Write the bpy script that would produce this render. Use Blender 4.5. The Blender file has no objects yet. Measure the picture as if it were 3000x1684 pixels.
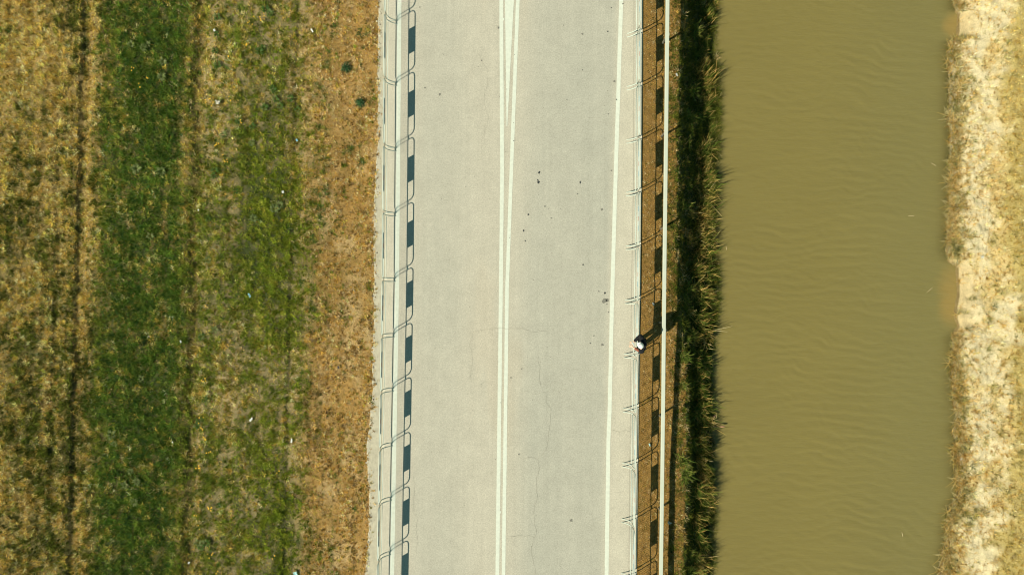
import bpy, math, random
import numpy as np
from mathutils import Vector, Matrix

# ------------------------------------------------------------------ camera, sky, sun, exposure
sc = bpy.context.scene
COL = sc.collection
CAM_H = 26.0                      # flying height above the road, metres
PPM = 95.0                        # photo pixels per metre on the road surface
cam_d = bpy.data.cameras.new("camera")
cam = bpy.data.objects.new("camera", cam_d)
COL.objects.link(cam)
cam.location = (0, 0, CAM_H)
cam.rotation_euler = (0, 0, 0)
cam_d.sensor_width = 36.0
cam_d.lens = 36.0 * CAM_H / (3000 / PPM)
cam_d.clip_end = 2000
sc.camera = cam

SUN_VEC = Vector((0.776, 0.45, -1.0)).normalized()       # direction the light travels
world = bpy.data.worlds.new("World")
sc.world = world
world.use_nodes = True
wn = world.node_tree.nodes
wl = world.node_tree.links
wn.clear()
w_out = wn.new("ShaderNodeOutputWorld")
w_bg = wn.new("ShaderNodeBackground")
w_sky = wn.new("ShaderNodeTexSky")
w_sky.sky_type = 'NISHITA'
w_sky.sun_disc = False
w_sky.sun_elevation = math.asin(-SUN_VEC.z)
w_sky.sun_rotation = math.atan2(-SUN_VEC.x, -SUN_VEC.y)
w_sky.air_density = 1.0
w_sky.dust_density = 0.6
w_sky.ozone_density = 1.6
w_bg.inputs[1].default_value = 0.058
w_mix = wn.new("ShaderNodeMix")
w_mix.data_type = 'RGBA'
w_mix.blend_type = 'MULTIPLY'
w_mix.inputs[0].default_value = 1.0
w_mix.inputs[7].default_value = (0.72, 1.18, 0.88, 1)      # the photo's green cast in the shade
wl.new(w_sky.outputs[0], w_mix.inputs[6])
wl.new(w_mix.outputs[2], w_bg.inputs[0])
wl.new(w_bg.outputs[0], w_out.inputs[0])

sun_d = bpy.data.lights.new("sun", 'SUN')
sun_d.energy = 4.6
sun_d.angle = math.radians(0.5)
sun_d.color = (1.0, 0.95, 0.76)
sun = bpy.data.objects.new("sun", sun_d)
COL.objects.link(sun)
sun.rotation_euler = SUN_VEC.to_track_quat('-Z', 'Y').to_euler()
sun.location = (-20, -12, 30)

sc.view_settings.view_transform = 'Standard'
sc.view_settings.look = 'None'
sc.view_settings.gamma = 1.0
sc.view_settings.exposure = 0.2
sc.cycles.filter_width = 1.05
sc.cycles.max_bounces = 6
sc.cycles.diffuse_bounces = 3
sc.cycles.caustics_reflective = False
sc.cycles.caustics_refractive = False

# ------------------------------------------------------------------ helpers
rng = np.random.default_rng(11)
random.seed(5)


def gx(px, h=0.0):
    return (np.asarray(px, float) - 1500) / PPM * (CAM_H - h) / CAM_H


def gy(py, h=0.0):
    return (842 - np.asarray(py, float)) / PPM * (CAM_H - h) / CAM_H


def W(px, py, h=0.0):
    return (float(gx(px, h)), float(gy(py, h)), h)


def hash01(ix, iy, seed):
    n = (ix.astype(np.int64) * 374761393 + iy.astype(np.int64) * 668265263 + seed * 1442695041) & 0xffffffff
    n = ((n ^ (n >> 13)) * 1274126177) & 0xffffffff
    n = n ^ (n >> 16)
    return (n & 0xffffff) / float(0xffffff)


def vnoise(x, y, seed):
    x = np.asarray(x, float); y = np.asarray(y, float)
    ix = np.floor(x); iy = np.floor(y)
    fx = x - ix; fy = y - iy
    fx = fx * fx * (3 - 2 * fx); fy = fy * fy * (3 - 2 * fy)
    a = hash01(ix, iy, seed); b = hash01(ix + 1, iy, seed)
    c = hash01(ix, iy + 1, seed); d = hash01(ix + 1, iy + 1, seed)
    return (a * (1 - fx) + b * fx) * (1 - fy) + (c * (1 - fx) + d * fx) * fy


def fbm(x, y, seed, octs=4):
    s = 0; a = 0.5; t = 0
    for k in range(octs):
        s = s + a * vnoise(x * 2 ** k, y * 2 ** k, seed + k * 17)
        t += a; a *= 0.55
    return s / t


def ss(a, b, x):
    t = np.clip((np.asarray(x, float) - a) / (b - a), 0, 1)
    return t * t * (3 - 2 * t)


class MB:
    def __init__(self):
        self.v = []; self.f = []; self.mi = []

    def add(self, vs, fs, m=0):
        o = len(self.v)
        self.v += [tuple(p) for p in vs]
        self.f += [tuple(i + o for i in q) for q in fs]
        self.mi += [m] * len(fs)

    def box(self, c, s, m=0, rot=None):
        hx, hy, hz = s[0] / 2, s[1] / 2, s[2] / 2
        vs = [Vector((x, y, z)) for x in (-hx, hx) for y in (-hy, hy) for z in (-hz, hz)]
        if rot is not None:
            vs = [rot @ p for p in vs]
        vs = [p + Vector(c) for p in vs]
        self.add(vs, [(0, 1, 3, 2), (4, 6, 7, 5), (0, 4, 5, 1), (2, 3, 7, 6), (0, 2, 6, 4), (1, 5, 7, 3)], m)

    def tube(self, pts, r, n=8, m=0, cap=True):
        pts = [Vector(p) for p in pts]
        rs = r if isinstance(r, (list, tuple)) else [r] * len(pts)
        rings = []
        ref = None
        for i, p in enumerate(pts):
            a = pts[max(i - 1, 0)]; b = pts[min(i + 1, len(pts) - 1)]
            t = (b - a).normalized()
            if ref is None:
                ref = Vector((0, 0, 1)) if abs(t.z) < 0.9 else Vector((1, 0, 0))
            u = (ref - t * ref.dot(t)).normalized()
            ref = u
            w = t.cross(u)
            rings.append([p + (u * math.cos(2 * math.pi * k / n) + w * math.sin(2 * math.pi * k / n)) * rs[i] for k in range(n)])
        vs = [q for ring in rings for q in ring]
        fs = []
        for i in range(len(pts) - 1):
            for k in range(n):
                k2 = (k + 1) % n
                fs.append((i * n + k, i * n + k2, (i + 1) * n + k2, (i + 1) * n + k))
        if cap:
            fs.append(tuple(range(n - 1, -1, -1)))
            fs.append(tuple((len(pts) - 1) * n + k for k in range(n)))
        self.add(vs, fs, m)

    def build(self, name, mats, parent=None, smooth=False):
        me = bpy.data.meshes.new(name)
        me.from_pydata([tuple(p) for p in self.v], [], self.f)
        if not isinstance(mats, (list, tuple)):
            mats = [mats]
        for m in mats:
            me.materials.append(m)
        me.polygons.foreach_set("material_index", self.mi)
        if smooth:
            me.polygons.foreach_set("use_smooth", [True] * len(self.f))
        me.update()
        o = bpy.data.objects.new(name, me)
        COL.objects.link(o)
        if parent is not None:
            o.parent = parent
        return o


def tag(o, label=None, cat=None, group=None, kind=None):
    if label: o["label"] = label
    if cat: o["category"] = cat
    if group: o["group"] = group
    if kind: o["kind"] = kind
    return o


def empty(name, loc, rz=0.0):
    o = bpy.data.objects.new(name, None)
    o.empty_display_size = 0.2
    COL.objects.link(o)
    o.location = loc
    o.rotation_euler = (0, 0, rz)
    return o


def np_mesh(name, verts, faces, mat, fcol=None, vcol=None, smooth=False, nside=3):
    """verts (N,3), faces (M,nside) -> one mesh with a colour attribute called tint"""
    me = bpy.data.meshes.new(name)
    nv, nf = len(verts), len(faces)
    me.vertices.add(nv)
    me.vertices.foreach_set("co", np.ascontiguousarray(verts, dtype=np.float32).ravel())
    me.loops.add(nf * nside)
    me.loops.foreach_set("vertex_index", np.ascontiguousarray(faces, dtype=np.int32).ravel())
    me.polygons.add(nf)
    me.polygons.foreach_set("loop_start", np.arange(nf, dtype=np.int32) * nside)
    me.polygons.foreach_set("loop_total", np.full(nf, nside, dtype=np.int32))
    if smooth:
        me.polygons.foreach_set("use_smooth", np.ones(nf, dtype=bool))
    me.update(calc_edges=True)
    if fcol is not None:
        at = me.attributes.new("tint", 'FLOAT_COLOR', 'FACE')
        c = np.ones((nf, 4), np.float32); c[:, :3] = fcol
        at.data.foreach_set("color", c.ravel())
    if vcol is not None:
        at = me.attributes.new("tint", 'FLOAT_COLOR', 'POINT')
        c = np.ones((nv, 4), np.float32); c[:, :3] = vcol
        at.data.foreach_set("color", c.ravel())
    me.materials.append(mat)
    return me


def link_mesh(name, me, parent=None):
    o = bpy.data.objects.new(name, me)
    COL.objects.link(o)
    if parent is not None: o.parent = parent
    return o


# ------------------------------------------------------------------ materials
def new_mat(name):
    m = bpy.data.materials.new(name)
    m.use_nodes = True
    nt = m.node_tree
    nt.nodes.clear()
    out = nt.nodes.new("ShaderNodeOutputMaterial")
    p = nt.nodes.new("ShaderNodeBsdfPrincipled")
    nt.links.new(p.outputs[0], out.inputs[0])
    return m, nt, p, out


def simple_mat(name, col, rough=0.6, metal=0.0, var=0.12, scale=9.0, spec=0.4):
    m, nt, p, out = new_mat(name)
    tc = nt.nodes.new("ShaderNodeTexCoord")
    nz = nt.nodes.new("ShaderNodeTexNoise")
    nz.inputs["Scale"].default_value = scale
    nz.inputs["Detail"].default_value = 5
    nt.links.new(tc.outputs["Object"], nz.inputs["Vector"])
    mx = nt.nodes.new("ShaderNodeMix")
    mx.data_type = 'RGBA'
    mx.inputs[6].default_value = tuple(c * (1 - var) for c in col) + (1,)
    mx.inputs[7].default_value = tuple(min(1, c * (1 + var)) for c in col) + (1,)
    nt.links.new(nz.outputs[0], mx.inputs[0])
    nt.links.new(mx.outputs[2], p.inputs["Base Color"])
    p.inputs["Roughness"].default_value = rough
    p.inputs["Metallic"].default_value = metal
    p.inputs["Specular IOR Level"].default_value = spec
    return m


def tint_mat(name, rough=0.8, transl=0.0, noise=None, bump=None, spec=0.2):
    m, nt, p, out = new_mat(name)
    at = nt.nodes.new("ShaderNodeAttribute")
    at.attribute_name = "tint"
    col = at.outputs["Color"]
    tc = nt.nodes.new("ShaderNodeTexCoord")
    if noise:
        for scale, lo, hi, det in noise:
            nz = nt.nodes.new("ShaderNodeTexNoise")
            nz.inputs["Scale"].default_value = scale
            nz.inputs["Detail"].default_value = det
            nz.inputs["Roughness"].default_value = 0.65
            nt.links.new(tc.outputs["Object"], nz.inputs["Vector"])
            mr = nt.nodes.new("ShaderNodeMapRange")
            mr.inputs[1].default_value = 0.28; mr.inputs[2].default_value = 0.72
            mr.inputs[3].default_value = lo; mr.inputs[4].default_value = hi
            nt.links.new(nz.outputs[0], mr.inputs[0])
            mx = nt.nodes.new("ShaderNodeMix")
            mx.data_type = 'RGBA'; mx.blend_type = 'MULTIPLY'
            mx.inputs[0].default_value = 1.0
            nt.links.new(col, mx.inputs[6])
            nt.links.new(mr.outputs[0], mx.inputs[7])
            col = mx.outputs[2]
    nt.links.new(col, p.inputs["Base Color"])
    p.inputs["Roughness"].default_value = rough
    p.inputs["Specular IOR Level"].default_value = spec
    if bump:
        nz = nt.nodes.new("ShaderNodeTexNoise")
        nz.inputs["Scale"].default_value = bump[0]
        nz.inputs["Detail"].default_value = 6
        nt.links.new(tc.outputs["Object"], nz.inputs["Vector"])
        b = nt.nodes.new("ShaderNodeBump")
        b.inputs["Strength"].default_value = bump[1]
        b.inputs["Distance"].default_value = bump[2]
        nt.links.new(nz.outputs[0], b.inputs["Height"])
        nt.links.new(b.outputs[0], p.inputs["Normal"])
    if transl > 0:
        tr = nt.nodes.new("ShaderNodeBsdfTranslucent")
        nt.links.new(col, tr.inputs[0])
        ms = nt.nodes.new("ShaderNodeMixShader")
        ms.inputs[0].default_value = transl
        nt.links.new(p.outputs[0], ms.inputs[1])
        nt.links.new(tr.outputs[0], ms.inputs[2])
        nt.links.new(ms.outputs[0], out.inputs[0])
    return m


M_soil = tint_mat("soil", 0.95, 0, noise=[(5, 0.8, 1.2, 5), (38, 0.6, 1.35, 6)], bump=(30, 0.9, 0.03))
M_grass = tint_mat("grass_blades", 0.8, 0.22, spec=0.12)
M_plant = tint_mat("plant_leaves", 0.85, 0.25, spec=0.08)
M_road = tint_mat("asphalt", 0.92, 0, noise=[(1.3, 0.95, 1.05, 4), (8, 0.95, 1.05, 4), (24, 0.80, 1.18, 6), (70, 0.76, 1.22, 3)], bump=(60, 0.5, 0.008))
M_gravel = tint_mat("gravel", 0.95, 0, noise=[(6, 0.9, 1.1, 4), (60, 0.75, 1.2, 6)], bump=(60, 0.6, 0.015))
M_paint = simple_mat("road_paint", (0.645, 0.66, 0.57), 0.85, var=0.16, scale=11)
M_crack = simple_mat("crack_dirt", (0.36, 0.33, 0.265), 0.95, var=0.2)
M_tar = simple_mat("tar_stain", (0.035, 0.04, 0.04), 0.7, var=0.3)
M_tar2 = simple_mat("faded_stain", (0.20, 0.19, 0.16), 0.9, var=0.3, scale=30)
M_white = simple_mat("white_railing_paint", (0.56, 0.60, 0.53), 0.45, var=0.06)
M_plate = simple_mat("enamel_plate", (0.45, 0.49, 0.50), 0.4, var=0.08)
M_plate_red = simple_mat("red_enamel", (0.45, 0.26, 0.22), 0.45, var=0.1)
M_plate_blue = simple_mat("blue_enamel", (0.25, 0.36, 0.42), 0.45, var=0.1)
M_beam = simple_mat("white_beam_paint", (0.56, 0.58, 0.48), 0.5, var=0.07, scale=4)
M_post = simple_mat("weathered_steel", (0.24, 0.21, 0.16), 0.7, 0.2, var=0.2)
M_kerb = simple_mat("concrete", (0.50, 0.46, 0.38), 0.95, var=0.2, scale=18)
M_paper = simple_mat("white_litter", (0.62, 0.61, 0.55), 0.7, var=0.05)
M_blue = simple_mat("pale_blue_plastic", (0.30, 0.55, 0.66), 0.4, var=0.1)
M_teal = simple_mat("mint_plastic", (0.45, 0.70, 0.66), 0.4, var=0.1)
M_stone = simple_mat("pale_stone", (0.62, 0.56, 0.46), 0.9, var=0.2, scale=20)
M_dark = simple_mat("dark_litter", (0.03, 0.03, 0.035), 0.7, var=0.2)
M_straw = simple_mat("straw_stalk", (0.62, 0.50, 0.28), 0.8, var=0.2)

# ------------------------------------------------------------------ lines of the place (photo pixels at ground height)
Y3 = (-600, 0, 842, 1684, 2300)


def P(pts):
    ys = [p[0] for p in pts]; xs = [p[1] for p in pts]
    return lambda y: np.interp(y, ys, xs)


def Pext(pts):
    """piecewise line that keeps its end slopes"""
    (y0, x0), (y1, x1) = pts[0], pts[1]
    (ya, xa), (yb, xb) = pts[-2], pts[-1]
    pts = [(y0 - 2500, x0 - (x1 - x0) / (y1 - y0) * 2500)] + list(pts) + [(yb + 2500, xb + (xb - xa) / (yb - ya) * 2500)]
    return P(pts)


deck_edge = Pext([(0, 1883), (400, 1881), (800, 1877), (1200, 1871.5), (1684, 1865)])
rail_l = Pext([(0, 1141), (842, 1134.4), (1684, 1120)])
rail_r = Pext([(0, 1861.7), (400, 1859.8), (800, 1857), (1100, 1851), (1284, 1848), (1684, 1843.4)])
pipe_img = Pext([(0, 1957), (400, 1952.6), (800, 1947.5), (1200, 1943.5), (1684, 1937.2)])
pipe_h = P([(0, .75), (1000, .75), (1400, .47), (1700, .45)])
pipe_x = lambda y: 1500 + (pipe_img(y) - 1500) * (CAM_H - pipe_h(y)) / CAM_H
bank_pts = [(-400, 2010), (0, 2003), (60, 2012), (130, 1993), (250, 1990), (330, 1996), (380, 1985), (500, 1985), (650, 1984), (700, 1978),
            (760, 1988), (900, 1986), (1000, 2004), (1100, 2012), (1250, 2012), (1400, 2014), (1500, 2010), (1684, 2004), (2100, 2004)]
bank_edge = P(bank_pts)
WZ = -1.75
KW = CAM_H / (CAM_H - WZ)


def at_water(px):
    return (np.asarray(px, float) - 1500) / KW * 0 + 1500 + (np.asarray(px, float) - 1500) * (CAM_H - WZ) / CAM_H


wl_pts = [(-400, 2100), (0, 2098), (100, 2095), (300, 2108), (500, 2098), (700, 2100), (850, 2104), (950, 2098), (1000, 2090), (1100, 2084), (1300, 2088), (1500, 2096), (1684, 2088), (2100, 2090)]
water_l = P([(842 + (y - 842) * (CAM_H - WZ) / CAM_H, float(at_water(x))) for y, x in wl_pts])
wr_img = [(-400, 2795), (0, 2793), (32, 2800), (42, 2812), (110, 2808), (124, 2780), (170, 2776), (250, 2782), (330, 2778), (400, 2784), (520, 2780), (600, 2782),
          (690, 2774), (745, 2773), (768, 2784), (778, 2806), (860, 2811), (905, 2803), (925, 2801), (955, 2812), (972, 2800), (985, 2790), (1080, 2788), (1190, 2795),
          (1230, 2802), (1262, 2790), (1285, 2796), (1292, 2812), (1300, 2797), (1370, 2800), (1440, 2803), (1470, 2790), (1500, 2776), (1560, 2770), (1620, 2762), (1684, 2748), (2100, 2750)]
water_r = P([(842 + (y - 842) * (CAM_H - WZ) / CAM_H, float(at_water(x))) for y, x in wr_img])
cove_c = [(75, 40), (868, 100)]      # centre row and half height of the silty coves


def cove(gyp):
    yi = 842 + (gyp - 842) * CAM_H / (CAM_H - WZ)
    r = 0
    for c, h in cove_c:
        r = np.maximum(r, 1 - ss(h * 0.7, h * 1.3, np.abs(yi - c)))
    return r


_wy = np.arange(-1500, 3200, 4.0)
_ker = np.exp(-0.5 * (np.arange(-200, 201, 4.0) / 70.0) ** 2); _ker /= _ker.sum()
_ws = np.convolve(np.pad(water_r(_wy), 50, mode='edge'), _ker, mode='valid')


def bank_d(px, py, edge):
    """distance up the right bank; follows the notched waterline low down and a smooth line higher up"""
    d0 = (px - edge) / PPM
    d1 = (px - np.interp(py, _wy, _ws)) / PPM
    k = ss(0.0, 0.8, d0)
    return d0 * (1 - k) + np.maximum(d1, 0.02) * k


def field_xs(px, py):
    return px + 40.0 * py / 1684.0


def rut(xs, at, depth, wall, run):
    """drop to the right at 'at', climbing back over 'run'"""
    d = xs - at
    return -depth * np.where(d < 0, ss(-wall, 0, d), 1 - ss(0, run, d))


def terrain_z(x, y):
    px = x * PPM + 1500; py = 842 - y * PPM
    xs = field_xs(px, py) + (fbm(py / 70.0, px * 0 + 3.3, 5, 3) - 0.5) * 16
    # left field
    zl = -0.06 + (fbm(x * 0.5, y * 0.35, 21, 3) - 0.5) * 0.10 + (fbm(x * 3, y * 2.2, 23, 3) - 0.5) * 0.05
    zl = zl + rut(xs + (fbm(py / 20.0, px * 0 + 4.4, 9, 3) - 0.5) * 12, 240, 0.11, 10, 50) + rut(xs, 178, 0.05, 12, 40) * ss(250, 700, py) + rut(xs + (fbm(py / 26.0, px * 0 + 8.1, 7, 3) - 0.5) * 26, 585, 0.085, 24, 45) + rut(xs, 870, 0.05, 10, 60)
    zl = zl + 0.05 * np.exp(-((xs - 560) / 25) ** 2)
    left_e = gravel_edge(py)
    # right strip and bank
    de = deck_edge(py)
    be = bank_edge(py) + (fbm(py / 22.0, px * 0, 31, 3) - 0.5) * 14
    wle = water_l(py)
    ztop = -0.035 - 0.135 * np.clip((px - de) / np.maximum(be - de, 1), 0, 1) + (fbm(x * 4, y * 4, 33, 3) - 0.5) * 0.03
    t = np.clip((px - be) / np.maximum(wle - be, 1), 0, 1)
    zb = -0.17 + (WZ - 0.02 + 0.17) * (1 - (1 - t) ** 1.9)
    zb = zb + (fbm(x * 3, y * 3, 35, 3) - 0.5) * 0.16 * np.clip(t * 6, 0, 1)
    tw = np.clip((px - wle) / 90.0, 0, 1)
    zbed = WZ - 0.02 - 1.0 * tw
    # right bank
    wre = water_r(py) + (fbm(py / 14.0, px * 0, 37, 3) - 0.5) * 9 * (1 - cove(py))
    d = bank_d(px, py, wre)
    cv = cove(py)
    lip = 0.13 * (1 - cv)
    zr = WZ + 0.03 + lip * ss(0, 0.12, d) * (1 - ss(0.3, 1.2, d)) + np.clip(d, 0, 1.7) * 0.40 + np.clip(d - 1.7, 0, 4.5) * 0.16
    zr = zr + (fbm(x * 2.2 + y * 0.9, y * 2.6, 39, 4) - 0.5) * 0.22 * np.clip(d * 3, 0, 1)
    zr = zr + (fbm(x * 9, y * 9, 43, 2) - 0.5) * 0.05 * np.clip(d * 4, 0, 1)
    zrs = WZ + 0.03 + np.where(cv > 0.3, d * 0.35, d * 1.6)
    zbed2 = np.maximum(-2.75, zrs)
    z = np.where(px < left_e + 12, zl, -0.13)
    z = np.where(px >= de - 6, ztop, z)
    z = np.where(px >= be, zb, z)
    z = np.where(px >= wle, zbed, z)
    mid = (wle + wre) / 2
    z = np.where(px >= mid, np.where(d < 0, zbed2, zr), z)
    return z


def gravel_edge(py):
    b = np.interp(py, [-900, 0, 250, 420, 500, 700, 842, 1000, 1180, 1300, 1450, 1600, 1684, 2500],
                  [1100, 1109, 1106, 1106, 1100, 1094, 1096, 1094, 1090, 1074, 1082, 1080, 1068, 1060])
    return b + (fbm(py / 18.0, py * 0 + 1.7, 51, 3) - 0.5) * 9 + (fbm(py / 4.0, py * 0 + 2.9, 53, 3) - 0.5) * 5


# ------------------------------------------------------------------ colour of the ground cover
def greenness(px, py):
    xs = field_xs(px, py)
    wob = (fbm(px / 120.0, py / 160.0, 61, 3) - 0.5) * 70
    g = np.interp(xs + wob * 1.0, [-200, 0, 120, 200, 236, 250, 285, 325, 420, 520, 555, 585, 610, 680, 770, 850, 880, 930, 1000, 1110],
                  [.42, .44, .50, .54, .52, .32, .46, .84, .97, .90, .62, .52, .58, .54, .66, .62, .52, .36, .16, .05])
    n = fbm(px / 34.0, py / 30.0, 63, 3) - 0.5
    n2 = fbm(px / 150.0, py / 230.0, 67, 3) - 0.5
    n2 = n2 + (fbm(xs / 10.0, py / 300.0, 69, 3) - 0.5) * 1.5

    def blob(cx, cy, rx, ry):
        return np.exp(-((px - cx) / rx) ** 2 - ((py - cy) / ry) ** 2)
    g = g - 0.36 * blob(90, 180, 170, 190) - 0.25 * blob(40, 900, 60, 110) + 0.12 * blob(70, 1300, 200, 420)
    g = g + 0.38 * blob(775, 560, 60, 190) + 0.26 * blob(720, 760, 110, 160) + 0.22 * blob(840, 1560, 60, 150)
    g = g - 0.16 * blob(700, 200, 160, 170) - 0.16 * blob(700, 1150, 90, 140) + 0.2 * blob(990, 60, 40, 50) + 0.34 * blob(1010, 1305, 30, 38)
    g = g + 0.15 * blob(860, 900, 60, 240) - 0.15 * blob(940, 1050, 60, 120)
    return np.clip(g + n * 0.75 + n2 * 0.35, 0, 1)


GREENS = np.array([(.100, .150, .014), (.150, .205, .020), (.215, .260, .030), (.300, .305, .044), (.085, .140, .030)])
YGREEN = np.array([(.185, .235, .016), (.260, .290, .024), (.145, .200, .014), (.330, .320, .040)])
DKGREEN = np.array([(.060, .080, .010), (.090, .105, .013), (.150, .150, .021), (.042, .058, .010)])
LUSH = np.array([(.042, .098, .010), (.066, .138, .014), (.110, .190, .021), (.190, .250, .036), (.052, .110, .026), (.160, .190, .026)])
OLIVE = np.array([(.340, .300, .045), (.280, .250, .036), (.440, .370, .070), (.205, .190, .030)])
STRAW = np.array([(.95, .68, .22), (.90, .58, .13), (.68, .44, .085), (.97, .78, .36), (.40, .26, .048)])
GOLD = np.array([(.74, .45, .11), (.62, .36, .075), (.76, .54, .23), (.36, .20, .045), (.82, .62, .32), (.70, .50, .27), (.24, .145, .045)])


def pick(pal, u, n, jitter=0.22):
    k = np.minimum((u * len(pal)).astype(int), len(pal) - 1)
    return pal[k] * (1 + (rng.random((n, 1)) - 0.5) * 2 * jitter)


def bank_sand(px, py):
    """1 where the right bank is bare sand, 0 where it is grown over"""
    a = fbm(px / 55.0 + py / 130.0, py / 75.0 - px / 190.0, 73, 4)
    b = fbm(px / 26.0, py / 22.0, 79, 3)
    up = 0.17 * np.exp(-((px - 2925) / 48.0) ** 2)
    return ss(0.44, 0.60, a * .75 + b * .25 + up - 0.05 * ss(1000, 1300, py) - 0.13 * np.exp(-((px - 2805) / 50.0) ** 2) - 0.02 + 0.05 * (1 - ss(300, 700, py)))


def ground_col(x, y):
    """colour of the bare soil and litter under the blades"""
    px = x * PPM + 1500; py = 842 - y * PPM
    n = len(px)
    c = np.zeros((n, 3))
    g = greenness(px, py)[:, None]
    xs = field_xs(px, py)[:, None]
    dry = np.array((.38, .26, .10)); pink = np.array((.52, .385, .20)); wet = np.array((.050, .060, .018))
    verge = np.array((.38, .225, .072))
    base = np.where(xs > 600, pink, dry)
    base = base + (verge - base) * ss(860, 960, xs)
    c[:] = base * (1 - g) + wet * g
    pale = (ss(0.55, 0.75, fbm(px / 60, py / 90, 71, 3)) * 0.5)[:, None] * ss(820, 950, xs)
    c = c * (1 - pale) + np.array((.54, .40, .21)) * pale
    # right strip
    de = deck_edge(py)[:, None]; be = bank_edge(py)[:, None]; pxc = px[:, None]
    strip = np.array((.28, .16, .045))
    c = np.where(pxc > de - 8, strip, c)
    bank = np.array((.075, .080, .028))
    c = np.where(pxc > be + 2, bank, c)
    wr = water_r(py)[:, None]; wle = water_l(py)[:, None]
    bed = np.array((.24, .17, .07))
    c = np.where(pxc > wle + 20, bed, c)
    d = (pxc - wr) / PPM
    sand = np.array((.62, .52, .32)); litter = np.array((.54, .41, .19)); olive = np.array((.43, .33, .12))
    s = bank_sand(px, py)[:, None]
    rb = litter * (1 - s) + sand * s
    ol = ss(1.30, 1.75, bank_d(pxc, py[:, None], wr) + (fbm(px / 50, py / 50, 77, 3)[:, None] - 0.5) * 0.9)
    rb = rb * (1 - ol) + olive * ol
    rb = rb * (1 - .65 * np.exp(-(np.maximum(d, 0) / .12) ** 2) * (1 - cove(py)[:, None]))  # shade under the overhanging blades, painted into the lip soil
    cv = cove(py)[:, None]
    beach = np.array((.56, .43, .23))
    bb = cv * (1 - ss(0.05, 0.75, d))
    rb = rb * (1 - bb) + beach * bb
    c = np.where(d > 0, rb, c)
    return c, d[:, 0]


# ------------------------------------------------------------------ terrain sheet
def axis(lo, hi, step, far):
    mid = np.arange(lo, hi + step / 2, step)
    out = []
    s = step * 3; p = hi + s
    while p < far:
        out.append(p); s *= 1.7; p += s
    out.append(far)
    out = np.array(out)
    return np.concatenate([(lo - (out - hi))[::-1], mid, out])


AX = np.unique(np.concatenate([axis(-17.5, 17.8, 0.065, 400), np.arange(4.9, 7.2, 0.035), np.arange(14.0, 15.6, 0.035)]))
AY = axis(-11.5, 11.5, 0.075, 400)
TX, TY = np.meshgrid(AX, AY)
tx = TX.ravel(); ty = TY.ravel()
tyc = np.clip(ty, -40, 40)
tz = terrain_z(tx, tyc)
tc_, _ = ground_col(tx, tyc)
nx, ny = len(AX), len(AY)
ii = (np.arange(ny - 1)[:, None] * nx + np.arange(nx - 1)[None, :]).ravel()
quads = np.stack([ii, ii + 1, ii + nx + 1, ii + nx], 1)
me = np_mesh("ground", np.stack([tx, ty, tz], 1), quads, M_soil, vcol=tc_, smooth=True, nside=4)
tag(link_mesh("ground", me), kind="structure")

# ------------------------------------------------------------------ road deck, gravel strip, markings, cracks
RY = np.concatenate([np.arange(-300, -12, 6), np.arange(-12, 12.01, 0.1), np.arange(18, 301, 6)])


def strip_sheet(name, left, right, z, mat, colf, nx=60, side=0.0):
    py = 842 - RY * PPM
    pyc = np.clip(py, -1500, 3200)
    L = left(pyc); R = right(pyc)
    t = np.linspace(0, 1, nx)
    X = (L[:, None] * (1 - t) + R[:, None] * t - 1500) / PPM
    Yg = np.repeat(RY[:, None], nx, 1)
    v = np.stack([X.ravel(), Yg.ravel(), np.full(X.size, z)], 1)
    n = len(RY)
    ii = (np.arange(n - 1)[:, None] * nx + np.arange(nx - 1)[None, :]).ravel()
    f = np.stack([ii, ii + 1, ii + nx + 1, ii + nx], 1)
    col = colf(v[:, 0] * PPM + 1500, 842 - v[:, 1] * PPM)
    if side > 0:
        for edge in (0, nx - 1):
            base = np.arange(n) * nx + edge
            lo = v[base].copy(); lo[:, 2] -= side
            o = len(v)
            v = np.concatenate([v, lo]); col = np.concatenate([col, col[base]])
            k = np.arange(n - 1)
            f = np.concatenate([f, np.stack([base[k], base[k + 1], o + k + 1, o + k], 1)])
    me = np_mesh(name, v, f, mat, vcol=col, smooth=False, nside=4)
    return tag(link_mesh(name, me), kind="structure")


line_r = Pext([(0, 1820), (500, 1804), (900, 1792.5), (1200, 1786), (1284, 1782.5), (1684, 1777)])
line_l = Pext([(0, 1170.2), (842, 1163), (1684, 1148.8)])
line_c1 = Pext([(0, 1468.5), (500, 1471), (842, 1467.5), (1684, 1457)])
line_c2 = Pext([(0, 1517), (500, 1498), (842, 1485.5), (1684, 1475)])


def road_col(px, py):
    n = len(px)
    beige = np.array((.500, .456, .372)); grey = np.array((.410, .393, .330)); light = np.array((.520, .474, .385))
    wear = fbm(px / 160.0, py / 420.0, 81, 4)
    rl = line_r(py); c2 = line_c2(py); c1 = line_c1(py); ll = line_l(py)
    right = ss(0, 90, px - c2) * ss(0, 25, rl - px) * (0.75 + 0.5 * (wear - 0.5))
    left = ss(40, 170, c1 - px) * ss(15, 90, px - ll) * (0.42 + 0.7 * (wear - 0.5))
    k = np.clip(right + left, 0, 1)[:, None]
    c = beige * (1 - k) + grey * k
    sh = (ss(2, 20, px - rl) + ss(0, 30, ll - px + 6)).clip(0, 1)[:, None]
    c = c * (1 - sh) + light * sh
    rust = (ss(0.56, 0.75, fbm(px / 70.0, py / 300.0, 85, 3)) * (1 - ss(60, 130, np.abs(px - c1)))) [:, None]
    c = c * (1 - 0.03 * rust * np.array((0.2, 0.9, 1.5)))
    streak = fbm(px / 7.0, py / 500.0, 88, 3)
    return c * (0.90 + 0.10 * fbm(px / 20.0, py / 20.0, 87, 3) + 0.10 * streak)[:, None]


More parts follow.
